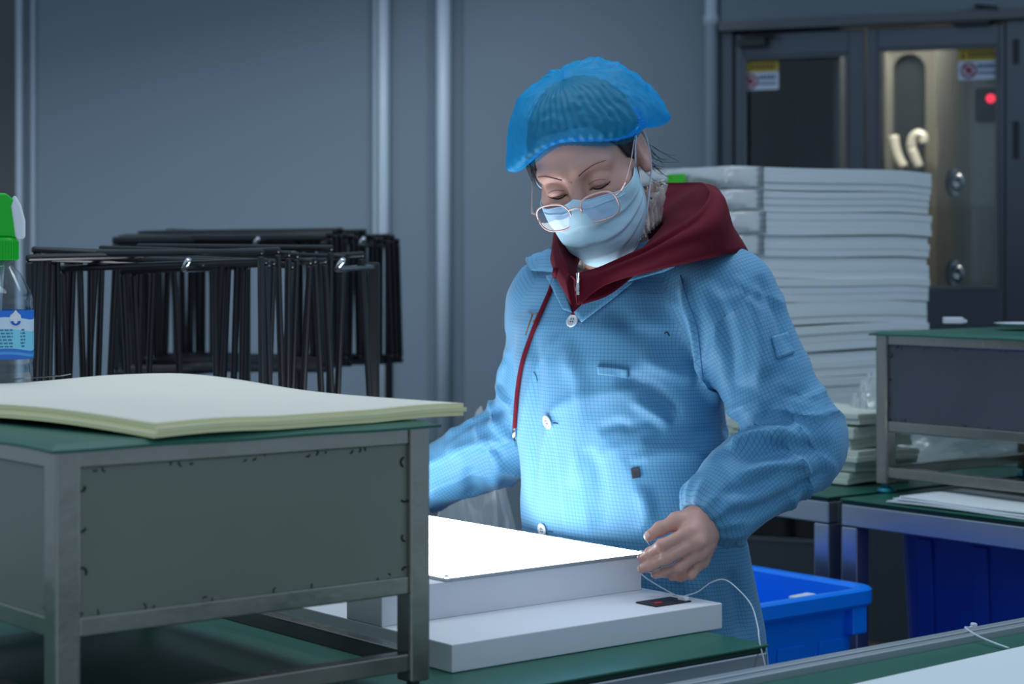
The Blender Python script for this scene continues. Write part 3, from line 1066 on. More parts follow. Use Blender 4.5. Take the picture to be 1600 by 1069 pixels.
CC = px(1378, 914, 3.78)
ctop = CC[2]
ch_ = ctop / 2 - .004
crate('blue_crate', 'bright blue plastic crate beside the blue coat, upper of two', (CC[0], CC[1], ch_ + .005), ANG, .44, .50, ch_, BLUE, 'crate', taper=.032)
crate('blue_crate', 'bright blue plastic crate on the floor, lower of two', (CC[0], CC[1], 0.001), ANG, .44, .50, ch_, BLUE, 'crate', taper=.032)
q = CC - U * .09 + V * .12
o = MB().box((-.03, -.012, 0), (.03, .012, ch_ - .03)).box((-.022, -.02, .0), (.02, -.013, ch_ - .07)).obj('white_offcut', FOAM, None, bevel=.003)
o.location = (q[0], q[1], ch_ + .013)
o.rotation_euler = (0, 0, .8)
tag(o, 'white foam offcut standing inside the upper blue crate', 'offcut')
nb = c2 + U * .06 - V * .045
t = thing('navy_bin', 'large navy blue plastic bin standing under the right workbench', 'bin', (nb[0], nb[1], 0.001), ANG - math.pi / 2)
mb = MB()


def lq(ins, z, r):
    return [(x, y, z) for x, y in rrect(ins, ins, .86 - ins, .62 - ins, r)]


loops(mb, [lq(.055, 0, .05), lq(.02, .795, .05), lq(.0, .80, .055), lq(0, .818, .055), lq(.018, .82, .05), lq(.026, .79, .045), lq(.06, .01, .045)])
mb.obj('tub', NAVY, t)
for k in range(6):
    x = .09 + k * .135
    G = np.array([[(x + dx, .055 - .035 * z / .795 - .006, z) for z in (.02, .78)] for dx in (0, .035)])
    MB().shell(G, (0, .008, 0)).obj('rib', NAVY, t, bevel=.002)


# ------------------------------------------------------------------ black frames on two racks
def frame_proto(label, group, w, h, bw=.012, bt=.011):
    t = thing('black_frame', label, 'frame', (0, 0, 0), 0, group)
    MB().box((0, -bt / 2, -bw), (w, bt / 2, 0)).obj('top_bar', BLACKT, t, bevel=.0042)
    MB().box((0, -bt / 2, -h), (w, bt / 2, -h + bw)).obj('bottom_bar', BLACKT, t, bevel=.0042)
    MB().box((0, -bt / 2, -h + bw), (bw, bt / 2, -bw)).obj('side_bar', BLACKT, t, bevel=.0042)
    MB().box((w - bw, -bt / 2, -h + bw), (w, bt / 2, -bw)).obj('side_bar', BLACKT, t, bevel=.0042)
    return t


def hang(proto, first, xl, yl, d, xr, yr, w):
    p = px(xl, yl, d)
    s = FPX / d
    roll = math.asin(max(-1, min(1, -(yr - yl) / s / w)))
    target = (xr - 800) / FPX
    yaw = 0
    for yy in np.linspace(-.15, .95, 120):
        x = p[0] + w * math.cos(roll) * math.cos(yy)
        dd = p[1] + w * math.cos(roll) * math.sin(yy)
        if x / dd <= target:
            yaw = yy
            break
    o = proto if first else dup(proto, p)
    o.location = p
    o.rotation_euler = (0, -roll, yaw)
    return o


FW = .385
fp = frame_proto('slim black frame hanging on the nearer rack behind the foam sheets', 'black frames on the nearer rack', FW, .56)
lx = [40, 50, 60, 68, 76, 84, 93, 101, 110, 119, 137, 146, 155, 177, 186, 203, 214, 236, 266]
rx = [340, 352, 362, 376, 392, 419, 428, 440, 450, 461, 471, 482, 494, 513, 530, 551, 572, 594, 607]
rf = random.Random(9)
for i, (a, b) in enumerate(zip(lx, rx)):
    d = 3.42 + .024 * i + rf.uniform(-.006, .006)
    ya = 400 + rf.uniform(-15, 19) - .3 * i
    yb = 404 + rf.uniform(-17, 14) - .4 * i
    if i == 13:
        ya, yb = 388, 404
    if i == 17:
        ya, yb = 385, 398
    if i in (14, 15):
        ya, yb = 419, 402
    hang(fp, i == 0, a, ya, d, b, yb, FW)
FW2 = .50
fp2 = frame_proto('slim black frame hanging on the farther rack near the wall panels', 'black frames on the farther rack', FW2, .335, .016, .011)
for i in range(26):
    t_ = i / 25
    d = 4.75 + .027 * i
    a = 176 + 170 * t_ ** 1.2 + rf.uniform(-4, 4)
    b = 470 + 172 * t_ ** .8 + rf.uniform(-4, 4)
    ya = 374 - 14 * math.sin(t_ * math.pi) + rf.uniform(-5, 6) + (0 if t_ < .8 else 6)
    yb = 366 - 8 * math.sin(t_ * math.pi) + rf.uniform(-6, 6) + 8 * t_
    hang(fp2, i == 0, a, ya, d, b, yb, FW2)


def rack(label, arms, dn, df, yz):
    """two posts on feet, each with a long arm toward the camera ending in an upturned tip"""
    a0 = px(arms[0], yz, dn)
    t = thing('hanging_rack', label, 'rack', (a0[0], df + .05, 0))
    for x in arms:
        pn, pf = px(x, yz, dn), px(x, yz, df)
        pf[0] = pn[0] + .02
        pf[2] = pn[2]
        o = np.array([a0[0], df + .05, 0])
        pp = pf + np.array([0, .05, 0])
        MB().tube([p - o for p in (pp, pf, pn + np.array([0, .03, 0]), pn + np.array([.004, .012, .004]), pn + np.array([.014, -.006, .016]))], .0055, 8).obj('arm', CHROME, t, smooth=True)
        MB().box((pp[0] - o[0] - .011, -.011, .02), (pp[0] - o[0] + .011, .011, pp[2] + .01)).obj('post', BLACKT, t, bevel=.003)
        MB().box((pp[0] - o[0] - .02, -.30, 0), (pp[0] - o[0] + .02, .20, .03)).obj('foot', BLACK, t, bevel=.003)
    MB().box((px(arms[0], yz, dn)[0] - a0[0], -.012, .30), (px(arms[1], yz, dn)[0] - a0[0] + .02, .012, .33)).obj('crossbar', BLACK, t)
    return t


rack('nearer rack whose bright upturned arms carry slim black frames', (283, 524), 3.36, 3.96, 421)
rack('farther rack by the wall panels carrying black frames', (395, 560), 4.70, 5.50, 383)
# ------------------------------------------------------------------ implicit modelling: signed distances -> surface nets
F32 = np.float32


def smin(a, b, k):
    h = np.maximum(k - np.abs(a - b), 0) / k
    return np.minimum(a, b) - h * h * k * .25


def smax(a, b, k):
    return -smin(-a, -b, k)


def rc(p, a, b, ra, rb):
    """tapered capsule"""
    a, b = np.asarray(a, F32), np.asarray(b, F32)
    ab = b - a
    t = np.clip(((p - a) @ ab) / max(1e-9, float(ab @ ab)), 0, 1)
    return np.linalg.norm(p - a - t[:, None] * ab, axis=1) - (ra + (rb - ra) * t)


def chain(p, P, R, k=None):
    d = None
    for i in range(len(P) - 1):
        e = rc(p, P[i], P[i + 1], R[i], R[i + 1])
        d = e if d is None else (np.minimum(d, e) if k is None else smin(d, e, k))
    return d


def ell(p, c, r, Rm=None):
    q = p - np.asarray(c, F32)
    if Rm is not None:
        q = q @ Rm
    r = np.asarray(r, F32)
    k0 = np.linalg.norm(q / r, axis=1)
    k1 = np.linalg.norm(q / (r * r), axis=1)
    return k0 * (k0 - 1) / np.maximum(k1, 1e-6)


def _hash(i, j, k):
    n = (i * 374761393 + j * 668265263 + k * 2147483647) & 0xffffffff
    n = ((n ^ (n >> 13)) * 1274126177) & 0xffffffff
    return ((n ^ (n >> 16)) & 0xffff) / 65535.0


def vnoise(p):
    i = np.floor(p).astype(np.int64)
    f = p - i
    f = f * f * (3 - 2 * f)
    o = 0
    for a in (0, 1):
        wa = f[:, 0] if a else 1 - f[:, 0]
        for b in (0, 1):
            wb = f[:, 1] if b else 1 - f[:, 1]
            for c in (0, 1):
                wc = f[:, 2] if c else 1 - f[:, 2]
                o = o + wa * wb * wc * _hash(i[:, 0] + a, i[:, 1] + b, i[:, 2] + c)
    return o * 2 - 1


def nets(f, lo, hi, h, B=8, margin=1.6):
    """surface nets over a sparse grid -> verts (n,3), quads (m,4)"""
    lo = np.asarray(lo, float)
    nb = np.ceil((np.asarray(hi, float) - lo) / (h * B)).astype(int)
    N = nb * B
    bi = np.stack(np.meshgrid(*[np.arange(n) for n in nb], indexing='ij'), -1).reshape(-1, 3)
    cen = (lo + (bi * B + (B - 1) / 2) * h).astype(F32)
    dv = f(cen)
    val = np.repeat(np.repeat(np.repeat(np.where(dv > 0, 1, -1).astype(F32).reshape(nb), B, 0), B, 1), B, 2)
    keep = bi[np.abs(dv) < B * h * .87 * margin]
    loc = np.stack(np.meshgrid(*[np.arange(B)] * 3, indexing='ij'), -1).reshape(-1, 3)
    CH = 400
    for s in range(0, len(keep), CH):
        idx = (keep[s:s + CH, None, :] * B + loc[None]).reshape(-1, 3)
        val[idx[:, 0], idx[:, 1], idx[:, 2]] = f((lo + idx * h).astype(F32))
    s = val > 0
    c = np.zeros(N - 1, np.int8)
    for a in (0, 1):
        for b in (0, 1):
            for d in (0, 1):
                c += s[a:N[0] - 1 + a, b:N[1] - 1 + b, d:N[2] - 1 + d]
    act = np.argwhere((c > 0) & (c < 8))
    cid = np.full(N - 1, -1, np.int32)
    cid[act[:, 0], act[:, 1], act[:, 2]] = np.arange(len(act))
    cor = [(a, b, d) for a in (0, 1) for b in (0, 1) for d in (0, 1)]
    cv = np.stack([val[act[:, 0] + a, act[:, 1] + b, act[:, 2] + d] for a, b, d in cor], 1)
    acc = np.zeros((len(act), 3))
    cnt = np.zeros(len(act))
    for i in range(8):
        for j_ in range(i + 1, 8):
            if sum(abs(cor[i][k] - cor[j_][k]) for k in range(3)) != 1:
                continue
            va, vb = cv[:, i], cv[:, j_]
            m = (va > 0) != (vb > 0)
            t = np.where(m, va / np.where(m, va - vb, 1), 0)
            pt = np.array(cor[i]) + t[:, None] * (np.array(cor[j_]) - np.array(cor[i]))
            acc += pt * m[:, None]
            cnt += m
    vert = lo + (act + acc / cnt[:, None]) * h
    quads = []
    for ax in range(3):
        sl0 = [slice(1, N[k] - 1) for k in range(3)]
        sl1 = [slice(1, N[k] - 1) for k in range(3)]
        sl0[ax] = slice(0, N[ax] - 1)
        sl1[ax] = slice(1, N[ax])
        a0, a1 = s[tuple(sl0)], s[tuple(sl1)]
        e = np.argwhere(a0 != a1)
        flip = a0[e[:, 0], e[:, 1], e[:, 2]]
        off = np.ones(3, int)
        off[ax] = 0
        e = e + off
        b1, b2 = [(1, 2), (2, 0), (0, 1)][ax]
        q = []
        for d1, d2 in ((0, 0), (1, 0), (1, 1), (0, 1)):
            g = e.copy()
            g[:, b1] -= d1
            g[:, b2] -= d2
            q.append(cid[g[:, 0], g[:, 1], g[:, 2]])
        q = np.stack(q, 1)
        q[flip] = q[flip][:, ::-1]
        quads.append(q)
    quads = np.concatenate(quads)
    quads = quads[(quads >= 0).all(1)]
    return vert, quads[:, ::-1]


def smooth_v(v, q, n=1, w=.5):
    for _ in range(n):
        acc = np.zeros_like(v)
        cnt = np.zeros(len(v))
        for a, b in ((0, 1), (1, 2), (2, 3), (3, 0)):
            np.add.at(acc, q[:, a], v[q[:, b]])
            np.add.at(acc, q[:, b], v[q[:, a]])
            np.add.at(cnt, q[:, a], 1)
            np.add.at(cnt, q[:, b], 1)
        v = v * (1 - w) + w * acc / np.maximum(cnt, 1)[:, None]
    return v


def to_obj(name, v, q, m, parent, org=(0, 0, 0), uv=None, sm=True):
    me = bpy.data.meshes.new(name)
    v = np.asarray(v) - np.asarray(org)
    me.vertices.add(len(v))
    me.vertices.foreach_set('co', np.ascontiguousarray(v, dtype=F32).ravel())
    k = q.shape[1]
    me.loops.add(len(q) * k)
    me.loops.foreach_set('vertex_index', np.ascontiguousarray(q, dtype=np.int32).ravel())
    me.polygons.add(len(q))
    me.polygons.foreach_set('loop_start', np.arange(0, len(q) * k, k, dtype=np.int32))
    me.update(calc_edges=True)
    me.validate()
    me.polygons.foreach_set('use_smooth', [sm] * len(me.polygons))
    if uv is not None:
        at = me.attributes.new('cloth', 'FLOAT_VECTOR', 'POINT')
        w = np.zeros((len(v), 3), F32)
        w[:, :uv.shape[1]] = uv
        at.data.foreach_set('vector', w.ravel())
    me.materials.append(m)
    o = bpy.data.objects.new(name, me)
    COL.objects.link(o)
    if parent is not None:
        o.parent = parent
    return o
# ------------------------------------------------------------------ the worker
TH = math.radians(45)                       # body turned 45 degrees to the left of the camera
C0 = np.array([0.176, 3.247, 0.0])
FW_ = np.array([-math.sin(TH), -math.cos(TH), 0])
LF = np.array([math.cos(TH), -math.sin(TH), 0])     # her left
PERS = thing('person', 'worker in blue gridded coat, blue hair cap, mask and glasses bending over the glowing panel', 'person', (C0[0], C0[1], 0), 0)
ORG = C0.copy()

SKIN = mat('skin', (206, 157, 142), .45, vary=.06, vscale=25, bump=.05, bscale=220, sss=.12)
HAIR = mat('dark_hair', (20, 17, 18), .6, vary=.3, vscale=60, stretch=(1, 1, .15))
BROWM = mat('brow_pencil', (84, 62, 76), .6)


def coat_material():
    m = bpy.data.materials.new('gridded_coat_cloth')
    m.use_nodes = True
    nt = m.node_tree
    b = nt.nodes['Principled BSDF']
    inp(b, 'Roughness', .62)
    inp(b, 'Sheen Weight', .15)
    at = nt.nodes.new('ShaderNodeAttribute')
    at.attribute_name = 'cloth'
    sp = nt.nodes.new('ShaderNodeSeparateXYZ')
    nt.links.new(at.outputs['Vector'], sp.inputs[0])
    ln = []
    for ch_ in ('X', 'Y'):
        md = nt.nodes.new('ShaderNodeMath')
        md.operation = 'PINGPONG'
        nt.links.new(sp.outputs[ch_], md.inputs[0])
        md.inputs[1].default_value = .0029
        mr = nt.nodes.new('ShaderNodeMapRange')
        mr.inputs[1].default_value = .00025
        mr.inputs[2].default_value = .00075
        mr.inputs[3].default_value = 1
        mr.inputs[4].default_value = 0
        nt.links.new(md.outputs[0], mr.inputs[0])
        ln.append(mr)
    mx = nt.nodes.new('ShaderNodeMath')
    mx.operation = 'MAXIMUM'
    nt.links.new(ln[0].outputs[0], mx.inputs[0])
    nt.links.new(ln[1].outputs[0], mx.inputs[1])
    ml = nt.nodes.new('ShaderNodeMath')
    ml.operation = 'MULTIPLY'
    nt.links.new(mx.outputs[0], ml.inputs[0])
    ml.inputs[1].default_value = .50
    col = nt.nodes.new('ShaderNodeMix')
    col.data_type = 'RGBA'
    nt.links.new(ml.outputs[0], col.inputs[0])
    col.inputs[6].default_value = (*lin((84, 150, 190)), 1)
    col.inputs[7].default_value = (*lin((34, 70, 122)), 1)
    nt.links.new(col.outputs[2], b.inputs['Base Color'])
    tc = nt.nodes.new('ShaderNodeTexCoord')
    n2 = nt.nodes.new('ShaderNodeTexNoise')
    n2.inputs['Scale'].default_value = 22
    n2.inputs['Detail'].default_value = 5
    nt.links.new(tc.outputs['Object'], n2.inputs['Vector'])
    bp_ = nt.nodes.new('ShaderNodeBump')
    bp_.inputs['Strength'].default_value = .25
    bp_.inputs['Distance'].default_value = .006
    nt.links.new(n2.outputs['Fac'], bp_.inputs['Height'])
    nt.links.new(bp_.outputs[0], b.inputs['Normal'])
    return m


COATM = coat_material()
COATP = mat('coat_trim', (96, 160, 208), .62, bump=.2, bscale=40)

# joints -------------------------------------------------------------
SHL = px(1136, 466, 3.10)
SHR = C0 - LF * .150 + FW_ * .01 + Z * 1.262
ELL_ = px(1243, 690, 3.06)
WRL = px(1095, 818, 2.95)
ELR = px(836, 668, 3.46)
WRR = px(640, 765, 3.56)
HDL = px(1040, 858, 2.955)                   # left hand centre, for orientation only


def seg(p, a, b):
    a, b = np.asarray(a, F32), np.asarray(b, F32)
    ab = b - a
    L = float(np.linalg.norm(ab))
    t = ((p - a) @ ab) / (L * L)
    tc = np.clip(t, 0, 1)
    q = p - a - tc[:, None] * ab
    ax = ab / L
    ref = np.cross(ax, np.array([.3, -.9, .2], F32))
    ref /= np.linalg.norm(ref)
    r2 = np.cross(ax, ref)
    ang = np.arctan2(q @ r2, q @ ref)
    return t, np.linalg.norm(q, axis=1), ang, L


def ridge(x, sharp=1.6):
    return (1 - np.abs(np.sin(x))) ** sharp


TZ = [.45, .60, .75, .88, .95, 1.02, 1.10, 1.17, 1.23, 1.28, 1.31]
TA = [.235, .232, .224, .212, .202, .195, .190, .190, .182, .150, .11]       # half width
TB = [.150, .145, .138, .131, .130, .131, .133, .134, .124, .104, .085]      # half depth
TL = [.030, .030, .028, .020, .012, .006, .0, .0, .0, .0, .0]
TF = [-.030, -.028, -.024, -.016, -.006, .0, .006, .010, .012, .012, .012]


def torso(p):
    z = p[:, 2]
    rel = p[:, :2] - C0[:2].astype(F32)
    l = rel @ LF[:2].astype(F32) - np.interp(z, TZ, TL)
    f = rel @ FW_[:2].astype(F32) - np.interp(z, TZ, TF)
    a, b = np.interp(z, TZ, TA), np.interp(z, TZ, TB)
    k0 = np.sqrt((l / a) ** 2 + (f / b) ** 2)
    k1 = np.sqrt((l / a ** 2) ** 2 + (f / b ** 2) ** 2)
    d = k0 * (k0 - 1) / np.maximum(k1, 1e-4)
    # soft drapes: folds fall from the bust and swing to the hem
    front = np.clip(f / b, 0, 1)
    w = (vnoise(np.stack([l * 7, f * 7, z * 4], 1)) * .9)
    drape = .010 * ridge(l * 17 + z * 9 + 2.4 * w, 2.0) * np.clip((1.12 - z) / .3, 0, 1) * np.clip(.25 + front, 0, 1)
    diag = .006 * ridge(z * 26 - l * 14 + 2.6 * w + 1.0, 2.2) * np.clip(1 - np.abs(z - 1.10) / .16, 0, 1)
    d = d - drape - diag - .006 * vnoise(np.stack([l * 9, f * 9, z * 8], 1))
    # closing placket: overlap step left of the button line
    pl_ = np.clip((l + .030) / .004, 0, 1) * np.clip((.028 - l) / .004, 0, 1) * (f > 0)
    d = d - .0022 * pl_ * np.clip((1.22 - z) / .02, 0, 1)
    return d, l, f, z, a, b


def fold_sleeve(t, ang, which):
    """wrinkles gathered at the elbow, cuff and shoulder"""
    return t


def sleeve(p, S, E, W, r, side):
    sh = np.asarray(S, F32)
    t1, r1, a1, L1 = seg(p, S, E)
    t2, r2, a2, L2 = seg(p, E, W)
    n = vnoise(p * 13 + side * 7) * .9
    c1, c2_ = np.clip(t1, 0, 1), np.clip(t2, 0, 1)
    R1 = r[0] + (r[1] - r[0]) * c1
    R2 = np.interp(c2_, [0, .25, .62, .86, .95, 1.0], [r[1], r[1] * .99, r[2], r[2] * .97, r[2] * .80, r[3]])
    # elbow creases: rings that run diagonally round the sleeve
    e1 = np.exp(-((c1 - .93) / .20) ** 2)
    e2 = np.exp(-((c2_ - .16) / .24) ** 2)
    f1 = .013 * ridge(c1 * 20 + a1 + 2.2 * n, 1.9) * e1 + .006 * ridge(c1 * 6.5 - a1 + 2.6 * n, 2.4) * np.clip(1.1 - c1, 0, 1)
    f2 = .012 * ridge(c2_ * 15 - a2 + 2.2 * n, 1.9) * e2 + .007 * ridge(c2_ * 5 + a2 + 2.4 * n, 2.2)
    cf = np.clip((c2_ - .78) / .14, 0, 1)
    f2 = f2 * (1 - .6 * cf) + .006 * cf * ridge(a2 * 6 + 1.5 * n, 1.2)
    d1 = r1 - R1 - f1
    d2 = r2 - R2 - f2
    # the cuff end is cut off flat and hollowed
    ax = (np.asarray(W) - np.asarray(E)) / np.linalg.norm(np.asarray(W) - np.asarray(E))
    end = (p - np.asarray(W, F32)) @ ax.astype(F32)
    d2 = smax(d2, end - .004, .008)
    hol = np.maximum(r2 - r[3] * .86, -(end + .05))
    d = smin(d1, d2, .035)
    return smax(d, -hol, .006), d1, d2, a1, a2, t1 * L1, t2 * L2


RL = (.077, .069, .062, .036)
RR_ = (.066, .066, .058, .040)


def coat_f(p):
    d = torso(p)[0]
    # shoulder yoke
    y = smin(rc(p, C0 + LF * .05 + Z * 1.305, SHL + Z * .004, .062, .066), rc(p, C0 - LF * .05 + Z * 1.29, SHR + Z * .005, .058, .060), .05)
    d = smax(d, p[:, 2] - 1.335, .04)
    d = smin(d, y, .06)
    dl = sleeve(p, SHL, ELL_, WRL, RL, 1)[0]
    dr = sleeve(p, SHR, ELR, WRR, RR_, 2)[0]
    d = smin(d, dl, .028)
    d = smin(d, dr, .028)
    # neck opening
    nk = np.linalg.norm(p[:, :2] - (C0 + FW_ * .012)[:2].astype(F32), axis=1) - .070
    d = smax(d, -smax(nk, 1.235 - p[:, 2], .01), .008)
    # open hem below
    hem = p[:, 2] - .52
    d = smax(d, -hem, .008)
    return d


def cloth_uv(v):
    p = v.astype(F32)
    td, l, f, z, a, b = torso(p)
    _, d1, d2, a1, a2, s1, s2 = sleeve(p, SHL, ELL_, WRL, RL, 1)
    _, e1, e2, b1, b2, u1, u2 = sleeve(p, SHR, ELR, WRR, RR_, 2)
    D = np.stack([td, d1, d2, e1, e2], 1)
    k = D.argmin(1)
    phi = np.arctan2(l / a, f / b)
    Uu = np.choose(k, [phi * .165, a1 * .072, a2 * .068, b1 * .066, b2 * .062])
    Vv = np.choose(k, [z, s1, s2, u1, u2])
    return np.stack([Uu, Vv], 1)


H_C = .0042
cv_, cq_ = nets(coat_f, (-.42, 2.75, .48), (.68, 3.72, 1.42), H_C)
cv_ = smooth_v(cv_, cq_, 1, .4)


def press(v, q, folds):
    """sew creases and ridges into the cloth: gaussian displacement along lines lying on the garment"""
    tree = BVHTree.FromPolygons([tuple(a) for a in v], [tuple(int(i) for i in f_) for f_ in q])
    e1 = v[q[:, 2]] - v[q[:, 0]]
    e2 = v[q[:, 3]] - v[q[:, 1]]
    fn = np.cross(e1, e2)
    vn = np.zeros_like(v)
    for k in range(4):
        np.add.at(vn, q[:, k], fn)
    vn /= np.maximum(1e-12, np.linalg.norm(vn, axis=1, keepdims=True))
    disp = np.zeros(len(v))
    for L, w, amp in folds:
        P = []
        for x, y in catmull(L, 6):
            d_ = (Vector(px(x, y, 3.0)) - Vector((0, 0, CZ))).normalized()
            h = tree.ray_cast(Vector((0, 0, CZ)), d_)
            if h[0] is not None:
                P.append(np.array(h[0]))
        if len(P) < 2:
            continue
        P = np.array(P)
        box = ((v > P.min(0) - 4 * w) & (v < P.max(0) + 4 * w)).all(1)
        ids = np.nonzero(box)[0]
        best = np.full(len(ids), 9.0)
        tt = np.zeros(len(ids))
        for i in range(len(P) - 1):
            a, b = P[i], P[i + 1]
            ab = b - a
            t = np.clip(((v[ids] - a) @ ab) / max(1e-9, ab @ ab), 0, 1)
            dd = np.linalg.norm(v[ids] - a - t[:, None] * ab, axis=1)
            m_ = dd < best
            best[m_] = dd[m_]
            tt[m_] = (i + t[m_]) / (len(P) - 1)
        taper = np.clip(np.minimum(tt, 1 - tt) * 5, 0, 1) ** .7
        disp[ids] += amp * np.exp(-(best / w) ** 2) * taper * 1.35
    return v + vn * disp[:, None]


FOLDS = [
    # elbow of the left sleeve
    ([(1140, 704), (1160, 690), (1195, 680), (1245, 676)], .009, -.013), ([(1128, 676), (1160, 662), (1205, 652), (1262, 654)], .011, .011),
    ([(1146, 722), (1195, 708), (1255, 700), (1300, 704)], .012, .010), ([(1130, 650), (1160, 636), (1200, 626), (1250, 622)], .008, -.007),
    ([(1190, 640), (1225, 622), (1268, 610)], .010, .007), ([(1150, 745), (1200, 728), (1262, 722)], .008, -.007),
    ([(1140, 610), (1180, 600), (1225, 575)], .010, .006),
    # upper sleeve drapes
    ([(1104, 440), (1130, 500), (1142, 560), (1140, 620)], .013, .010), ([(1150, 430), (1178, 490), (1190, 560), (1180, 610)], .012, -.008), ([(1185, 430), (1216, 490), (1236, 560)], .012, .007),
    ([(1064, 440), (1082, 500), (1096, 560), (1108, 610), (1124, 640)], .010, -.012),
    ([(1118, 470), (1160, 462), (1200, 474)], .009, .005),
    # forearm
    ([(1292, 735), (1240, 772), (1180, 800), (1130, 806)], .011, .009), ([(1280, 775), (1230, 815), (1170, 836)], .009, -.008), ([(1120, 770), (1170, 762), (1220, 742)], .010, .007),
    ([(1235, 845), (1190, 850), (1150, 846)], .008, -.006),
    # chest and pocket
    ([(960, 592), (1005, 602), (1040, 628), (1062, 655)], .011, .009), ([(985, 622), (1020, 645), (1050, 668)], .008, -.006), ([(935, 672), (965, 664), (985, 668), (1012, 660), (1040, 672)], .007, .006),
    ([(1000, 560), (1050, 580), (1088, 590)], .012, -.008), ([(1005, 690), (1060, 672), (1120, 678)], .013, .007), ([(985, 720), (1050, 706), (1115, 708)], .010, -.006),
    ([(880, 540), (905, 600), (905, 680), (893, 760)], .016, -.006), ([(835, 520), (838, 600), (835, 700), (832, 790)], .014, .005),
    ([(920, 700), (935, 760), (930, 830)], .014, .006), ([(1000, 760), (1010, 800), (1000, 840)], .012, -.006), ([(950, 480), (1000, 520), (1060, 540)], .016, .005),
    ([(1090, 900), (1105, 950), (1110, 1000)], .012, -.006), ([(1140, 890), (1155, 940), (1160, 1000)], .014, .008), ([(1060, 905), (1070, 960)], .010, .005),
    # right sleeve
    ([(700, 712), (730, 700), (770, 690), (800, 690)], .010, -.008), ([(692, 690), (720, 668), (760, 648), (795, 640)], .012, .008), ([(790, 560), (783, 610), (800, 640)], .010, -.008),
    ([(730, 730), (740, 770), (735, 800)], .012, .006), ([(770, 700), (775, 750), (768, 790)], .012, -.006),
]
cv_ = smooth_v(press(cv_, cq_, FOLDS), cq_, 2, .4)
coat = to_obj('coat', cv_, cq_, COATM, PERS, ORG, cloth_uv(cv_))
coat['label'] = 'blue antistatic work coat with a fine dark grid'

# ------------------------------------------------------------------ hoodie under the coat
HOODM = mat('maroon_jersey', (92, 14, 34), .9, vary=.08, vscale=40, bump=.12, bscale=260, spec=.2)


ST = [  # stations from the zip round her left side, the back and her right side; inner, crest, outer, lower (photo pixel + depth)
    [(908, 446, 3.050), (899, 424, 3.004), (901, 440, 2.990), (904, 476, 2.985)],
    [(948, 432, 3.060), (942, 413, 2.996), (946, 424, 2.982), (950, 444, 2.986)],
    [(990, 400, 3.090), (1009, 384, 2.990), (1017, 398, 2.972), (1022, 424, 2.990)],
    [(1022, 366, 3.120), (1074, 347, 2.996), (1090, 372, 2.978), (1092, 408, 3.000)],
    [(1040, 342, 3.180), (1104, 313, 3.035), (1130, 346, 3.020), (1146, 396, 3.050)],
    [(1040, 326, 3.240), (1108, 293, 3.110), (1136, 324, 3.130), (1170, 394, 3.150)],
    [(1026, 318, 3.290), (1082, 285, 3.230), (1112, 318, 3.310), (1140, 386, 3.370)],
    [(980, 322, 3.320), (1000, 292, 3.350), (1000, 330, 3.440), (1000, 386, 3.460)],
    [(930, 346, 3.270), (900, 330, 3.320), (885, 350, 3.360), (880, 390, 3.370)],
    [(905, 380, 3.170), (873, 361, 3.170), (864, 378, 3.170), (860, 400, 3.170)],
    [(900, 412, 3.090), (875, 390, 3.080), (866, 408, 3.070), (868, 430, 3.070)],
    [(905, 446, 3.050), (890, 422, 3.016), (884, 442, 3.002), (892, 476, 2.992)],
]
rows = []
for S in ST:
    P = [px(*a) for a in S]
    P = [P[0] - Z * .03] + P
    # round the crest: points just inside and outside of it
    cr_i = P[2] * .82 + P[1] * .18 + Z * .0
    cr_o = P[2] * .72 + P[3] * .28 + (P[3] - P[1]) * .04
    rows.append(catmull([P[0], P[1], cr_i, P[2], cr_o, P[3], P[4]], 6))
rows = np.array(rows)
Gh = np.array([catmull(list(rows[:, k]), 12) for k in range(rows.shape[1])]).transpose(1, 0, 2)
nsx, nrx = Gh.shape[:2]
un = np.linspace(0, 1, nsx)[:, None]
vn_ = np.linspace(0, 1, nrx)[None, :]
du_, dv_ = np.gradient(Gh, axis=0), np.gradient(Gh, axis=1)
nn_ = np.cross(du_, dv_)
nn_ /= np.maximum(1e-9, np.linalg.norm(nn_, axis=2, keepdims=True))
mid_ = Gh.mean((0, 1))
# long soft folds that follow the hood round, and a stitched hem behind the crest
wob = vnoise((Gh.reshape(-1, 3) * 16)).reshape(nsx, nrx)
side_ = np.clip((vn_ - .52) / .1, 0, 1) * np.clip((1.02 - vn_) / .1, 0, 1)
hgt = .0055 * np.sin((vn_ * 15 + 2.4 * un * 3 + 1.0 * wob)) * side_ * np.clip(un * 6, 0, 1) * np.clip((.62 - un) * 9, 0, 1)
hgt = hgt + .0045 * wob * np.clip(1 - np.abs(vn_ - .5) * 1.7, 0, 1) - .0022 * np.exp(-((vn_ - .63) / .012) ** 2)
ins_ = np.exp(-((un - .36) / .05) ** 2) * np.exp(-((vn_ - .36) / .10) ** 2) + .8 * np.exp(-((un - .29) / .04) ** 2) * np.exp(-((vn_ - .30) / .10) ** 2)
sgn = np.sign(((Gh - mid_) * nn_).sum(2).mean())
Gh = Gh + nn_ * (sgn * hgt + ins_ * .012)[:, :, None]
hood = MB().shell(Gh - ORG, -nn_ * sgn * .0035).obj('hoodie', HOODM, PERS, smooth=True)
hood['label'] = 'maroon zip hoodie with its hood bunched at the neck'
hv = Gh.reshape(-1, 3)
hq = np.array([(i * nrx + k, i * nrx + k + 1, (i + 1) * nrx + k + 1, (i + 1) * nrx + k) for i in range(nsx - 1) for k in range(nrx - 1)])

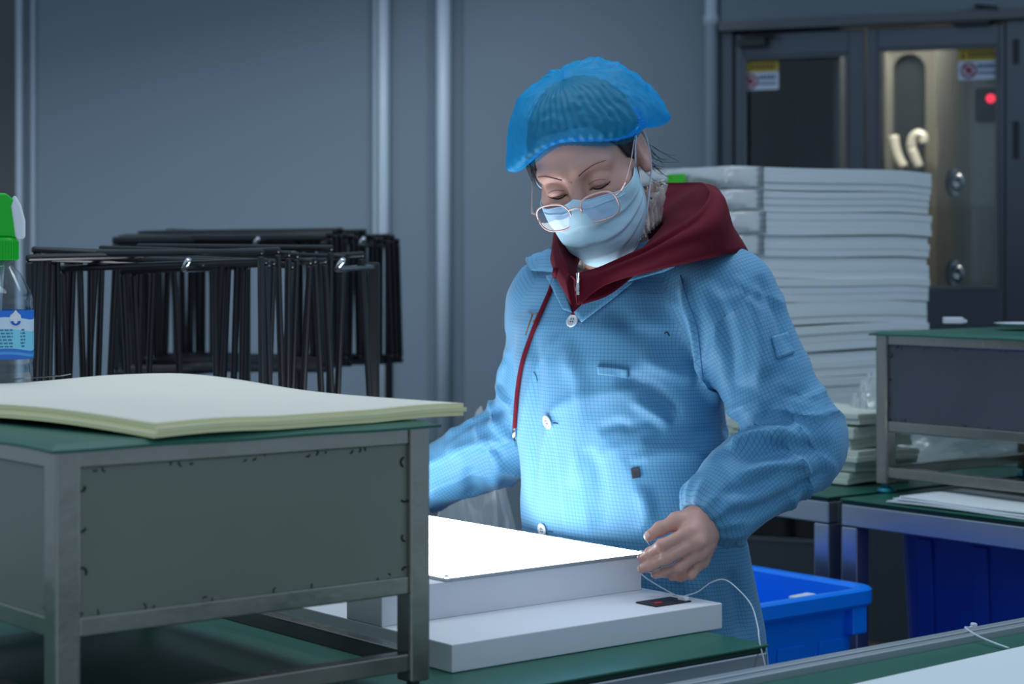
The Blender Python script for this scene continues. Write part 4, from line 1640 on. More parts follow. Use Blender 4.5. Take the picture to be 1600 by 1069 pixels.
# ------------------------------------------------------------------ ray helpers onto the clothes
BV = BVHTree.FromPolygons([tuple(v) for v in cv_], [tuple(int(i) for i in f_) for f_ in cq_])
nh = len(cv_)
BVA = BVHTree.FromPolygons([tuple(v) for v in np.concatenate([cv_, hv])], [tuple(int(i) for i in f_) for f_ in np.concatenate([cq_, hq + nh])])
EYE = Vector((0, 0, CZ))


def cast(x, y, tree=None):
    d = (Vector(px(x, y, 3.0)) - EYE).normalized()
    h = (tree or BV).ray_cast(EYE, d)
    if h[0] is None:
        return None, None
    n = h[1]
    return np.array(h[0]), np.array(n if n.dot(d) < 0 else -n)


def patch(name, poly, m, th, parent, n=(10, 8), lift=.001, tree=None, bevel=.0, uv=True, sm=True):
    """cloth patch lying on the garment: corners (photo pixels) -> points found on the garment's surface"""
    P = np.array(poly, float)
    G = np.zeros((n[0], n[1], 3))
    Nn = np.zeros((n[0], n[1], 3))
    for i, u in enumerate(np.linspace(0, 1, n[0])):
        for jx, v in enumerate(np.linspace(0, 1, n[1])):
            q = (P[0] * (1 - u) + P[1] * u) * (1 - v) + (P[3] * (1 - u) + P[2] * u) * v
            h, nn = cast(q[0], q[1], tree)
            k = 0
            while h is None and k < 40:        # off the edge: step toward the patch's middle
                k += 1
                q = q + (P.mean(0) - q) * .06
                h, nn = cast(q[0], q[1], tree)
            G[i, jx], Nn[i, jx] = h, nn
    for _ in range(2):                       # calm the normals
        Q = Nn.copy()
        Q[1:-1, 1:-1] = (Nn[1:-1, 1:-1] * 2 + Nn[:-2, 1:-1] + Nn[2:, 1:-1] + Nn[1:-1, :-2] + Nn[1:-1, 2:]) / 6
        Nn = Q / np.linalg.norm(Q, axis=2, keepdims=True)
    G = G + Nn * lift - ORG
    mb = MB().shell(G, Nn * th)
    o = mb.obj(name, m, parent, smooth=sm, bevel=bevel)
    if uv:
        at = o.data.attributes.new('cloth', 'FLOAT_VECTOR', 'POINT')
        w = cloth_uv(np.array([v.co[:] for v in o.data.vertices]) + ORG)
        buf = np.zeros((len(w), 3), F32)
        buf[:, :2] = w
        at.data.foreach_set('vector', buf.ravel())
    return o


def on(pts, lift, tree=None):
    out = []
    for x, y in pts:
        h, n = cast(x, y, tree)
        if h is None:
            continue
        out.append(h + n * lift - ORG)
    return out


# collar flaps, welt, pen pocket, tag, marks, buttons -----------------
patch('front_panel', [(872, 434), (980, 430), (912, 494), (896, 494)], HOODM, .003, hood, n=(12, 12), lift=.002, uv=False)
patch('collar_flap', [(966, 424), (1066, 402), (1062, 424), (984, 447)], COATM, .003, coat, lift=.012)
patch('collar_flap', [(880, 384), (826, 410), (836, 428), (884, 430)], COATM, .003, coat, lift=.010)
patch('lapel', [(901, 491), (968, 428), (992, 443), (912, 506)], COATM, .0028, coat, n=(14, 6), lift=.0052)
patch('lapel', [(898, 491), (878, 426), (858, 436), (884, 486)], COATM, .0028, coat, n=(14, 6), lift=.0052)
patch('pocket_welt', [(934, 572), (982, 576), (982, 589), (936, 585)], COATM, .004, coat, lift=.001)
patch('pen_pocket', [(1204, 526), (1230, 520), (1240, 553), (1213, 562)], COATM, .0028, coat, lift=.001)
TAGM = mat('dark_tag', (44, 44, 58), .6)
patch('dark_tag', [(986, 732), (998, 730), (1001, 746), (989, 748)], TAGM, .002, coat, n=(4, 4), lift=.001, uv=False, sm=False)['label'] = 'small dark square tag'
BR = mat('brown_ink', (128, 92, 62), .7)
for L in ([(826, 487), (832, 492), (827, 508), (822, 524)], [(832, 492), (840, 489), (838, 498), (834, 503), (840, 506), (836, 518), (829, 524)]):
    P = on(catmull(L, 5), .0008)
    MB().tube(P, .0013, 5, flat=.4).obj('ink_mark', BR, coat)
INK = mat('black_ink', (20, 24, 44), .7)
MB().tube(on(catmull([(1038, 521), (1042, 519), (1046, 525)], 4), .0006), .0009, 5).obj('ink_mark', INK, coat)
MB().tube(on(catmull([(834, 581), (838, 588), (840, 596)], 4), .0006), .0005, 5).obj('loose_thread', INK, coat)
BTN = mat('white_button', (214, 220, 226), .3)
BTH = mat('button_hole', (60, 78, 110), .6)
for x, y in ((896, 502), (857, 659), (849, 828)):
    h, n = cast(x, y)
    M = Matrix.Translation(Vector(h + n * .0012 - ORG)) @ Vector(n).to_track_quat('Z', 'Y').to_matrix().to_4x4()
    bt = MB().lathe([(.0100, 0), (.0112, .001), (.0113, .0026), (.0100, .0036), (.0082, .0036), (.0070, .0026), (.0005, .0024)], 28, M).obj('button', BTN, coat, smooth=False)
    mb = MB()
    for dx, dy in ((-.0022, -.0022), (.0022, -.0022), (-.0022, .0022), (.0022, .0022)):
        mb.lathe([(.0013, .0020), (.0013, .0030)], 8, M @ Matrix.Translation((dx, dy, 0)))
    k = mb
    MB().tube(on([(x + 8, y + 2), (x + 15, y + 3)], .0008), .0010, 5).obj('buttonhole_stitch', BTH, coat)
    for i in range(len(k.v)):
        pass
    o = k.obj('button_holes', BTH, coat)
# raglan seam of the left sleeve and its cuff stitch
for L in ([(1063, 430), (1072, 462), (1088, 510), (1094, 552), (1098, 590)],):
    P = on(catmull(L, 8), .0002)
    MB().tube(P, .0009, 5).obj('seam', mat('seam_blue', (58, 104, 164), .8), coat)

# drawstring, zip -----------------------------------------------------
DS = on(catmull([(872, 420), (864, 452), (848, 490), (832, 528), (820, 566), (813, 605), (810, 640), (808, 668)], 7), .0045, BVA)
MB().tube(DS, .0037, 8).obj('drawstring', HOODM, hood, smooth=True)
tip = on([(808, 669), (807.6, 681), (807.2, 694)], .0042, BVA)
MB().tube(tip, [.0034, .0036, .0030], 8).obj('drawstring_tip', CHROME, hood, smooth=True)
zz_ = on([(904, 424), (904, 436), (903, 448), (902, 462)], .0020, BVA)
MB().tube(zz_, .0030, 6, flat=.5).obj('zip', mat('zip_metal', (150, 150, 156), .3, .9), hood)
mb = MB()
for q in on([(903.5, 428 + i * 2.4) for i in range(14)], .0042, BVA):
    mb.box(tuple(q - .0021), tuple(q + np.array([.0021, .0021, .0004])))
mb.obj('zip_teeth', CHROME, hood)
zq = on([(906, 432), (904, 444), (904, 456)], .0062, BVA)
MB().tube(zq, [.0030, .0022, .0036], 6, flat=.5).obj('zip_puller', CHROME, hood)
# ------------------------------------------------------------------ head
YAW, PIT, ROL = math.radians(16), math.radians(28), math.radians(14)
HS_ = 1.09
HO = px(923, 260, 3.12)


def head_rot():
    X = np.array([-math.cos(YAW), math.sin(YAW), 0])
    Y = np.array([-math.sin(YAW), -math.cos(YAW), 0])
    Zv = np.array([0, 0, 1.])
    Y, Zv = math.cos(PIT) * Y - math.sin(PIT) * Zv, math.cos(PIT) * Zv + math.sin(PIT) * Y
    X, Zv = math.cos(ROL) * X - math.sin(ROL) * Zv, math.cos(ROL) * Zv + math.sin(ROL) * X
    return np.stack([X, Y, Zv], 1)          # columns: her right, forward, up


HRm = head_rot()


def hw(q):
    """head space -> world"""
    return HO + (np.asarray(q, float) * HS_) @ HRm.T


def hl(p):
    return ((p - HO.astype(F32)) @ HRm.astype(F32)) / HS_


def skull(q):
    d = ell(q, (0, -.012, .034), (.0745, .096, .086))
    d = smin(d, ell(q, (0, .022, -.034), (.0605, .068, .078)), .03)
    return d


def face(q):
    ax = np.abs(q[:, 0])
    s = np.stack([ax, q[:, 1], q[:, 2]], 1)
    d = skull(q)
    d = smin(d, ell(q, (0, .064, -.101), (.024, .020, .018)), .03)                 # chin
    d = smin(d, ell(s, (.043, .055, -.018), (.024, .024, .020)), .025)             # cheek bones
    d = smin(d, rc(s, (.012, .0835, .033), (.046, .066, .030), .009, .009), .018)  # brow ridge
    d = smax(d, -ell(s, (.031, .099, .010), (.019, .019, .0135)), .016)            # sockets
    lid = ell(s, (.0315, .0715, .008), (.0165, .0150, .0145))
    d = smin(d, lid, .004)                                                         # lids over the eyeballs
    # lid slit: a shallow groove along the lowered upper lid
    cz = -.0005 - .9 * (np.clip(np.abs(ax - .0315), 0, .016)) ** 2 * 12
    g = np.sqrt((q[:, 2] - cz) ** 2 + (np.maximum(0, np.abs(ax - .0315) - .0145)) ** 2 + (np.minimum(0, q[:, 1] - .078)) ** 2) - .0011
    d = smax(d, -g, .003)
    nz = rc(q, (0, .083, .024), (0, .1055, -.022), .0075, .0110)
    nz = smin(nz, ell(s, (.0115, .0945, -.0255), (.0095, .010, .0085)), .008)
    d = smin(d, nz, .013)
    d = smin(d, ell(s, (.010, .0865, -.058), (.016, .010, .0075)), .008)           # mouth
    # ears
    ca = math.cos(.35)
    e = ell(s, (.0755, -.014, .004), (.0095, .0190, .0310))
    e = smax(e, -ell(s, (.0860, -.010, .006), (.0075, .0115, .0200)), .006)
    e = smin(e, ell(s, (.0765, -.006, -.0235), (.0060, .0085, .0090)), .008)
    d = smin(d, e, .007)
    return d


NKB = C0 + Z * 1.27 - FW_ * .005
NKT = hw((0, -.035, -.045))


def body_head(p):
    q = hl(p)
    d = face(q) * HS_
    d = smin(d, rc(p, NKT, NKB, .050, .060), .03)
    d = smin(d, rc(p, hw((0, .02, -.07)), NKB + FW_ * .03, .034, .045), .03)
    return d


hb_lo = HO - np.array([.16, .18, .32])
hb_hi = HO + np.array([.17, .18, .18])
fv, fq = nets(body_head, hb_lo, hb_hi, .0021)
fv = smooth_v(fv, fq, 1, .4)
# ------------------------------------------------------------------ hands and arms (one skin with the head)
def finger(p, P, R, k=.003):
    return chain(p, P, R, k)


# left hand, thumb and two fingers closing on the panel's corner
hand_L = {
    'thumb': ([(1085, 812, 2.955), (1058, 815, 2.925), (1032, 826, 2.915), (1014, 838, 2.915)], [0.0133, 0.0115, 0.0099, 0.0081]),
    'index': ([(1094, 826, 2.93), (1078, 832, 2.905), (1034, 852, 2.900), (1016, 864, 2.930), (1003, 872, 2.950)], [0.0120, 0.0103, 0.0085, 0.0078, 0.0066]),
    'middle': ([(1103, 838, 2.93), (1088, 848, 2.900), (1042, 872, 2.898), (1020, 882, 2.925), (1003, 889, 2.945)], [0.0120, 0.0105, 0.0086, 0.0078, 0.0068]),
    'ring': ([(1106, 852, 2.935), (1092, 864, 2.908), (1062, 886, 2.905), (1040, 894, 2.925), (1024, 898, 2.945)], [0.0120, 0.0101, 0.0083, 0.0075, 0.0064]),
    'little': ([(1104, 862, 2.945), (1096, 876, 2.922), (1080, 897, 2.915), (1064, 901, 2.930), (1050, 902, 2.945)], [0.0109, 0.0090, 0.0075, 0.0068, 0.0059]),
}


def nails(hand):
    return None


def handL(p):
    W = WRL
    d = rc(p, ELL_, W, .043, .027)
    kn = [px(*hand_L[k][0][0]) for k in ('index', 'middle', 'ring', 'little')]
    wl_ = px(1098, 806, 2.945)
    # palm: fan of metacarpals blended into one slab
    for i, k in enumerate(('index', 'middle', 'ring', 'little')):
        base = wl_ + (np.array(px(1112, 822, 2.945)) - wl_) * i / 3
        d = smin(d, rc(p, base, px(*hand_L[k][0][1]), .0165, .0118), .012)
    d = smin(d, rc(p, wl_, px(*hand_L['thumb'][0][1]), .017, .013), .014)
    for k, (P, R) in hand_L.items():
        P = [px(*a) for a in P]
        f_ = finger(p, P, R)
        # knuckle bulges
        for a, r in zip(P[1:-1], R[1:-1]):
            f_ = smin(f_, np.linalg.norm(p - np.asarray(a, F32), axis=1) - r * 1.05, .004)
        d = smin(d, f_, .0055 if k != 'thumb' else .008)
    return d


lo_ = np.minimum(np.minimum(ELL_, WRL), px(990, 915, 2.85)) - .05
hi_ = np.maximum(np.maximum(ELL_, WRL), px(1120, 780, 3.0)) + .05
lv, lq_ = nets(handL, lo_, hi_, .0019)
lv = smooth_v(lv, lq_, 1, .35)

# right hand, laid flat on the far part of the panel (behind the stand in the photograph)
AX = (WRR - ELR) / np.linalg.norm(WRR - ELR)
D1 = np.array([AX[0], AX[1], -.26])
D1 /= np.linalg.norm(D1)
SD = np.cross(D1, Z)
SD /= np.linalg.norm(SD)
DN = np.array([0, 0, -1.0])
SD = SD if SD @ FW_ > 0 else -SD            # thumb side points to the panel front


def handR(p):
    d = rc(p, ELR, WRR, .040, .026)
    for i, (s_, L_) in enumerate(((.027, .070), (.009, .078), (-.009, .072), (-.026, .056))):
        k0 = WRR + D1 * .085 + SD * s_ * 1.0 + DN * (.001 + .002 * abs(i - 1))
        d = smin(d, rc(p, WRR + SD * s_ * .45 + D1 * .01, k0, .0165, .0118), .012)
        a = k0 + D1 * L_ * .45 + DN * .004 + SD * s_ * .12
        b_ = a + D1 * L_ * .32 + DN * .008
        c_ = b_ + D1 * L_ * .23 + DN * .009
        d = smin(d, chain(p, [k0, a, b_, c_], [.0112, .0098, .0086, .0072], .003), .005)
    t0 = WRR + D1 * .030 + SD * .020
    t1 = WRR + D1 * .060 + SD * .048 + DN * .008
    t2 = t1 + D1 * .028 + SD * .010 + DN * .008
    t3 = t2 + D1 * .022 + SD * .002 + DN * .006
    d = smin(d, chain(p, [t0, t1, t2, t3], [.016, .0125, .0108, .0088], .004), .010)
    return d


lo_ = np.minimum(np.minimum(ELR, WRR), WRR + D1 * .2) - .07
hi_ = np.maximum(np.maximum(ELR, WRR), WRR + D1 * .2) + .07
rv, rq = nets(handR, lo_, hi_, .0026)


# trunk and legs, carried inside the clothes
def trunk(p):
    d = rc(p, NKB, C0 + Z * 1.05, .07, .095)
    d = smin(d, rc(p, C0 + Z * 1.05, C0 - FW_ * .02 + Z * .86, .095, .095), .08)
    for s_, S, E in ((1, SHL, ELL_), (-1, SHR, ELR)):
        d = smin(d, rc(p, NKB - Z * .03, S, .045, .048), .04)
        d = smin(d, rc(p, S, E, .046, .040), .03)
        hp = C0 - FW_ * .03 + LF * .085 * s_ + Z * .84
        kn = C0 + LF * .095 * s_ + FW_ * .02 + Z * .46
        an = C0 + LF * .10 * s_ - FW_ * .02 + Z * .09
        d = smin(d, rc(p, hp, kn, .078, .052), .05)
        d = smin(d, rc(p, kn, an, .050, .034), .02)
        d = smin(d, rc(p, an - Z * .035, an + FW_ * .14 - Z * .045, .036, .028), .03)
    return d


tv, tq = nets(trunk, (C0[0] - .33, C0[1] - .36, .0), (C0[0] + .40, C0[1] + .30, 1.36), .009, B=6)
off, V_, Q_ = 0, [], []
for v, q in ((fv, fq), (lv, lq_), (rv, rq), (tv, tq)):
    V_.append(v)
    Q_.append(q + off)
    off += len(v)
body = to_obj('body', np.concatenate(V_), np.concatenate(Q_), SKIN, PERS, ORG)

# finger nails of the left hand
NAIL = mat('nail', (236, 196, 186), .25)
LB = BVHTree.FromPolygons([tuple(a) for a in lv], [tuple(int(i) for i in f_) for f_ in lq_])
for k, up in (('thumb', (-.2, -.75, .55)), ('index', (-.1, -.8, .6)), ('middle', (-.1, -.9, .4)), ('ring', (0, -.95, .3))):
    P, R = hand_L[k]
    a, b_ = px(*P[-2]), px(*P[-1])
    ax = (b_ - a) / np.linalg.norm(b_ - a)
    n = np.array(up)
    n = n - ax * (n @ ax)
    n /= np.linalg.norm(n)
    sdv = np.cross(ax, n)
    G = np.zeros((7, 6, 3))
    r_ = R[-1]
    for i, u in enumerate(np.linspace(-1, 1, 7)):
        for jx, v_ in enumerate(np.linspace(-.25, 1, 6)):
            w_ = (1 - .25 * max(0, v_) ** 3) * r_ * .62
            q0 = b_ + ax * (r_ * (v_ * .95 - .05)) + sdv * (u * w_)
            h = LB.ray_cast(Vector(q0 + n * .02), Vector(-n))
            G[i, jx] = (np.array(h[0]) if h[0] is not None else q0) + n * .0004
    MB().shell(G - ORG, n * .0006).obj('fingernail', NAIL, body, smooth=True)

# trousers and shoes
TRM = mat('dark_trousers', (30, 34, 48), .8, bump=.1, bscale=60)


def trouser(p):
    d = None
    for s_ in (1, -1):
        hp = C0 + LF * .085 * s_ + Z * .86
        kn = C0 + LF * .095 * s_ + FW_ * .02 + Z * .46
        an = C0 + LF * .10 * s_ - FW_ * .02 + Z * .085
        e = smin(rc(p, hp, kn, .098, .072), rc(p, kn, an, .072, .056), .04)
        d = e if d is None else smin(d, e, .04)
    d = d - .004 * vnoise(p * 16)
    return smax(d, .075 - p[:, 2], .006)


v, q = nets(trouser, (C0[0] - .34, C0[1] - .34, .03), (C0[0] + .34, C0[1] + .34, 1.0), .009, B=6)
to_obj('trousers', v, q, TRM, PERS, ORG)
for s_ in (1, -1):
    an = C0 + LF * .10 * s_ - FW_ * .02
    def shoe(p, an=an):
        d = smin(rc(p, an + Z * .05 - FW_ * .015, an + Z * .045 + FW_ * .08, .044, .042), rc(p, an + Z * .045 + FW_ * .08, an + FW_ * .165 + Z * .036, .042, .034), .02)
        d = smin(d, rc(p, an + Z * .05, an + Z * .10, .044, .046), .02)
        return smax(d, .004 - p[:, 2], .004)
    v, q = nets(shoe, an - np.array([.24, .24, .03]), an + np.array([.24, .24, .17]), .006, B=6)
    to_obj('shoe', v, q, WHITEP, PERS, ORG)
# ------------------------------------------------------------------ brows, lashes, hair, cap, mask, glasses, collar
FB = BVHTree.FromPolygons([tuple(v) for v in fv], [tuple(int(i) for i in f_) for f_ in fq])


def hface(x, z, lift=0.0):
    """point on the face in front of head coordinates (x, z)"""
    a = Vector(hw((x, .25, z)))
    d = Vector(HRm[:, 1]) * -1
    h = FB.ray_cast(a, d)
    if h[0] is None:
        return None
    return np.array(h[0]) - np.array(d) * lift - ORG


for s in (1, -1):
    L = [(.013, .0265), (.025, .0312), (.038, .0340), (.052, .0325)]
    P = [hface(s * a, z, .0003) for a, z in catmull(L, 7)]
    n = len(P)
    MB().tube(P, [.0019 * (1 - .65 * i / n) for i in range(n)], 6, flat=.45).obj('eyebrow', BROWM, body)
    L = [(.0175, -.0010), (.025, -.0030), (.033, -.0034), (.041, -.0022), (.0475, .0012)]
    P = [hface(s * a, z, .0003) for a, z in catmull(L, 6)]
    MB().tube(P, [.0006] * 4 + [.0011] * (len(P) - 8) + [.0006] * 4, 6).obj('eyelashes', HAIR, body)
    L = [(.019, .0065), (.027, .0110), (.036, .0115), (.044, .0080)]
    P = [hface(s * a, z, .0001) for a, z in catmull(L, 6)]
    MB().tube(P, .0004, 5).obj('lid_crease', BROWM, body)
q = hface(.001, .020, .0)
for dx, dz, r in ((0, 0, .0016), (.003, .0015, .0010)):
    q = hface(dx, .021 + dz, -.0006)
    MB().lathe([(r, -.0008), (r * .9, .0006), (r * .3, .0011)], 12, Matrix.Translation(Vector(q)) @ Vector(HRm[:, 1]).to_track_quat('Z', 'Y').to_matrix().to_4x4()).obj('skin_spot', mat('red_spot', (196, 112, 100), .5), body)


def hair_f(p):
    q = hl(p)
    d = ell(q, (0, -.014, .036), (.0800, .1010, .0925))
    d = smin(d, ell(q, (0, -.100, .035), (.036, .030, .034)), .03)       # bun
    # hairline: over the forehead and in front of the ears
    ax = np.abs(q[:, 0])
    line = .064 - np.clip(ax - .045, 0, 1) * 2.0 - np.clip(ax - .066, 0, 1) * 4.0
    cutf = (q[:, 1] - .030) * .55 + (line - q[:, 2]) * .83 - .0
    side = np.maximum(q[:, 1] - .030, -.004 - q[:, 2])
    front = np.maximum(cutf, -(q[:, 1] - .012))
    cut = np.where(q[:, 1] > .012, np.maximum(cutf, 0) + (cutf < 0) * cutf, -1)
    d = smax(d, cut, .004)
    low = -.012 - q[:, 2] - np.clip(-q[:, 1], 0, .09) * .55
    d = smax(d, low, .006)
    ear = ell(np.stack([ax, q[:, 1], q[:, 2]], 1), (.079, -.012, .0), (.014, .020, .031))
    d = smax(d, -ear, .004)
    d = d * HS_ - .0012 * np.sin(q[:, 0] * 420 + q[:, 1] * 160)
    return d


v, q_ = nets(hair_f, HO - .19, HO + .19, .0030)
hair = to_obj('hair', smooth_v(v, q_, 1), q_, HAIR, PERS, ORG)
rs = random.Random(2)
mb = MB()
for i in range(22):
    a = np.array((-.071 + rs.uniform(-.006, .008), -.035 + rs.uniform(-.03, .014), -.012 + rs.uniform(-.02, .016)))
    P = [a]
    vx = np.array((rs.uniform(-.004, .001), rs.uniform(-.005, .003), -.0085))
    for k in range(6):
        P.append(P[-1] + vx + np.array((rs.uniform(-.003, .002), -.0010 * k + rs.uniform(-.002, .001), .0006 * k)))
    mb.tube([hw(c) - ORG for c in P], [.0004] * 4 + [.00028] * 2 + [.00015], 4)
for i in range(10):                           # short wisps at the right temple
    a = np.array((.062 + rs.uniform(-.002, .008), .045 + rs.uniform(-.012, .008), .058 + rs.uniform(-.01, .006)))
    P = [a, a + (.003, .004, -.016), a + (.003, .004, -.034), a + (.001, .003, -.046)]
    mb.tube([hw(c) - ORG for c in P], [.0008, .0007, .0005, .0003], 4)
o = mb.obj('loose_strands', HAIR, hair)
o['kind'] = 'stuff'
o = None

# bouffant cap ---------------------------------------------------------
def cap_material():
    m = bpy.data.materials.new('blue_cap_fleece')
    m.use_nodes = True
    nt = m.node_tree
    nt.nodes.remove(nt.nodes['Principled BSDF'])
    df = nt.nodes.new('ShaderNodeBsdfDiffuse')
    tl = nt.nodes.new('ShaderNodeBsdfTranslucent')
    tr = nt.nodes.new('ShaderNodeBsdfTransparent')
    gl = nt.nodes.new('ShaderNodeBsdfGlossy')
    gl.inputs['Roughness'].default_value = .5
    for n_ in (df, tl):
        n_.inputs[0].default_value = (*lin((36, 192, 244)), 1)
    tr.inputs[0].default_value = (.30, .72, .95, 1)
    m0 = nt.nodes.new('ShaderNodeMixShader')
    m0.inputs[0].default_value = .45
    nt.links.new(df.outputs[0], m0.inputs[1])
    nt.links.new(tl.outputs[0], m0.inputs[2])
    at = nt.nodes.new('ShaderNodeAttribute')
    at.attribute_name = 'cloth'
    sp = nt.nodes.new('ShaderNodeSeparateXYZ')
    nt.links.new(at.outputs['Vector'], sp.inputs[0])
    wv_ = nt.nodes.new('ShaderNodeTexWave')
    wv_.inputs['Scale'].default_value = 1.0
    wv_.inputs['Distortion'].default_value = 2.0
    cb = nt.nodes.new('ShaderNodeCombineXYZ')
    mu = nt.nodes.new('ShaderNodeMath')
    mu.operation = 'MULTIPLY'
    mu.inputs[1].default_value = 24.0
    nt.links.new(sp.outputs['X'], mu.inputs[0])
    nt.links.new(mu.outputs[0], cb.inputs[0])
    nt.links.new(sp.outputs['Y'], cb.inputs[1])
    nt.links.new(cb.outputs[0], wv_.inputs['Vector'])
    mr = nt.nodes.new('ShaderNodeMapRange')
    mr.inputs[3].default_value = .14
    mr.inputs[4].default_value = .66
    nt.links.new(wv_.outputs['Fac'], mr.inputs[0])
    m1 = nt.nodes.new('ShaderNodeMixShader')
    nt.links.new(mr.outputs[0], m1.inputs[0])
    nt.links.new(tr.outputs[0], m1.inputs[1])
    nt.links.new(m0.outputs[0], m1.inputs[2])
    m2 = nt.nodes.new('ShaderNodeMixShader')
    m2.inputs[0].default_value = .025
    nt.links.new(m1.outputs[0], m2.inputs[1])
    nt.links.new(gl.outputs[0], m2.inputs[2])
    nt.links.new(m2.outputs[0], nt.nodes['Material Output'].inputs[0])
    return m


NP_, NT_ = 320, 44
CC_ = np.array([0, -.018, .040])
G = np.zeros((NT_, NP_, 3))
UVc = np.zeros((NT_, NP_, 2))
ph = np.linspace(0, 2 * math.pi, NP_, endpoint=False)     # 0 = forward (y), pi/2 = her right (x)
sn_, cs_ = np.sin(ph), np.cos(ph)
back = np.clip(-cs_, 0, 1)
# rim: hairline in front, over the ears, down to the nape behind
rim_z = .079 - .045 * np.abs(sn_) ** 1.7 - .034 * back ** 1.2 
rim_x, rim_y = .0775 * sn_, -.014 + np.where(cs_ > 0, .0985, .112) * cs_
kf = np.clip((rim_z - .034) / .0925, -1, 1)
sc2 = np.sqrt(np.clip(1 - kf ** 2, 0, 1))
rim = np.stack([.0815 * sn_ * sc2, -.014 + .1025 * cs_ * sc2 - .012 * back, rim_z], 1)
hang = .004 + .012 * np.exp(-((ph - 1.15) / .45) ** 2) + .026 * back + .016 * np.exp(-((ph - math.pi * 1.34) / .6) ** 2)
EL0 = np.arcsin(np.clip((rim_z - hang - .046) / .088, -.6, .6))
for i in range(NT_):
    t = i / (NT_ - 1)
    # the cloth leaves the elastic outward, billows, then closes over the crown
    e = (t - .0)
    el = EL0 + (math.pi / 2 - EL0) * t ** 1.05
    rx, ry, rz = .108, .126, .081
    ce = np.clip(np.cos(el), 0, 1) ** .74 * (1 - (.05 + .22 * np.exp(-((ph - math.pi * 1.34) / .8) ** 2)) * (1 - min(1, t / .26)) ** 2)
    bx = sn_ * ce * rx
    by = -.022 + cs_ * ce * ry - .010 * back
    bz = .046 + np.sin(el) * rz
    # poofs: back bag on her left and the pouch over the right temple
    pb = np.exp(-((ph - math.pi * 1.30) / .55) ** 2) * math.exp(-((t - .20) / .22) ** 2)
    pr_ = np.exp(-((ph - math.pi * .33) / .42) ** 2) * math.exp(-((t - .10) / .16) ** 2)
    top = math.exp(-((t - .8) / .3) ** 2)
    bx = bx + sn_ * (.014 * pb + .016 * pr_)
    by = by + cs_ * (.022 * pb + .014 * pr_)
    bz = bz - .026 * pb - .008 * pr_ + .006 * top
    B_ = np.stack([bx, by, bz * np.ones_like(ph)], 1)
    w = min(1, (t / .17)) ** .62
    Gi = rim * (1 - w) + B_ * w
    nrm = np.stack([sn_ * np.cos(el), cs_ * np.cos(el), np.sin(el)], 1)
    q3 = np.stack([Gi[:, 0] * 38, Gi[:, 1] * 38, Gi[:, 2] * 38], 1)
    ple = (.0032 * math.exp(-t / .10) + .0017 * math.exp(-t / .5)) * np.sin(ph * 46 + 2.2 * vnoise(q3 * .8))
    cr_ = .0042 * vnoise(q3 * .9 + 5) * (.25 + back + .4 * (np.abs(sn_))) * math.sin(min(1, t / .15) * math.pi / 2) + .0030 * vnoise(q3 * 2.1) * (back + .45) + .0026 * vnoise(q3 * 4.3) * (back + .45)
    cr_ = cr_ * (1 - .8 * max(0, (t - .8) / .2))
    Gi = Gi + nrm * (ple + cr_)[:, None]
    G[i] = HO + (Gi * HS_) @ HRm.T - ORG
    UVc[i] = np.stack([ph * 4, np.full_like(ph, t * 2)], 1)
vs = G.reshape(-1, 3)
qs = np.array([(i * NP_ + k, i * NP_ + (k + 1) % NP_, (i + 1) * NP_ + (k + 1) % NP_, (i + 1) * NP_ + k) for i in range(NT_ - 1) for k in range(NP_)])
CAPM = cap_material()
cap = to_obj('hair_cap', vs, qs, CAPM, PERS, (0, 0, 0), UVc.reshape(-1, 2))
cap['label'] = 'translucent blue pleated disposable cap'
ELM = mat('elastic_blue', (24, 120, 214), .7)
band = [G[0, k] + (hw(rim[k] * 1.012) - hw(rim[k])) for k in range(0, NP_, 2)]
MB().tube(band + band[:1], .0021, 6).obj('elastic_band', ELM, cap, smooth=True)
fr = []
mb = MB()
Gf = np.zeros((4, NP_ + 1, 3))
for k in range(NP_ + 1):
    kk = k % NP_
    b_ = rim[kk]
    o_ = .0016 * math.sin(kk / NP_ * 2 * math.pi * 60)
    for r_ in range(4):
        out = 1.016 + o_ * (r_ + 1) * 2.2 + .004 * r_
        Gf[r_, k] = hw(b_ * np.array([out, out, 1]) + np.array([0, 0, -.0028 * r_])) - ORG
mb.grid(Gf)
mb.obj('cap_frill', CAPM, cap, smooth=True)

# face mask ------------------------------------------------------------
MSK = mat('mask_blue', (190, 226, 244), .75, vary=.03, vscale=30, bump=.12, bscale=90)
MSKW = mat('ear_loop_white', (196, 206, 222), .6)


def mask_shape(q):
    d = face(q)
    d = smin(d, ell(q, (0, .034, -.062), (.060, .070, .058)), .03)
    return smin(d, ell(q, (0, .080, -.044), (.020, .026, .030)), .04)


nu, nv = 61, 40
us = np.linspace(-1, 1, nu)
pts_o, dirs = [], []
for u in us:
    a = u * math.radians(74)
    ez = abs(u)
    ztop = -.004 + .006 * (1 - min(1, ez / .16)) - .010 * min(1, ez / .45) + .006 * max(0, (ez - .55) / .45)
    zbot = -.124 + .040 * ez ** 1.7
    for v in np.linspace(0, 1, nv):
        z_ = ztop + (zbot - ztop) * v
        pts_o.append((0, .0 + .018 * v, z_))
        tilt = -.25 * v ** 2 * (1 - ez)
        dirs.append((math.sin(a), math.cos(a), tilt))
pts_o, dirs = np.array(pts_o), np.array(dirs)
dirs /= np.linalg.norm(dirs, axis=1, keepdims=True)
R_ = np.full(len(pts_o), .16)
for _ in range(60):
    P = (pts_o + dirs * R_[:, None]).astype(F32)
    R_ = R_ - .7 * (mask_shape(P) - .0032)
uu = np.repeat(us, nv)
vv = np.tile(np.linspace(0, 1, nv), nu)
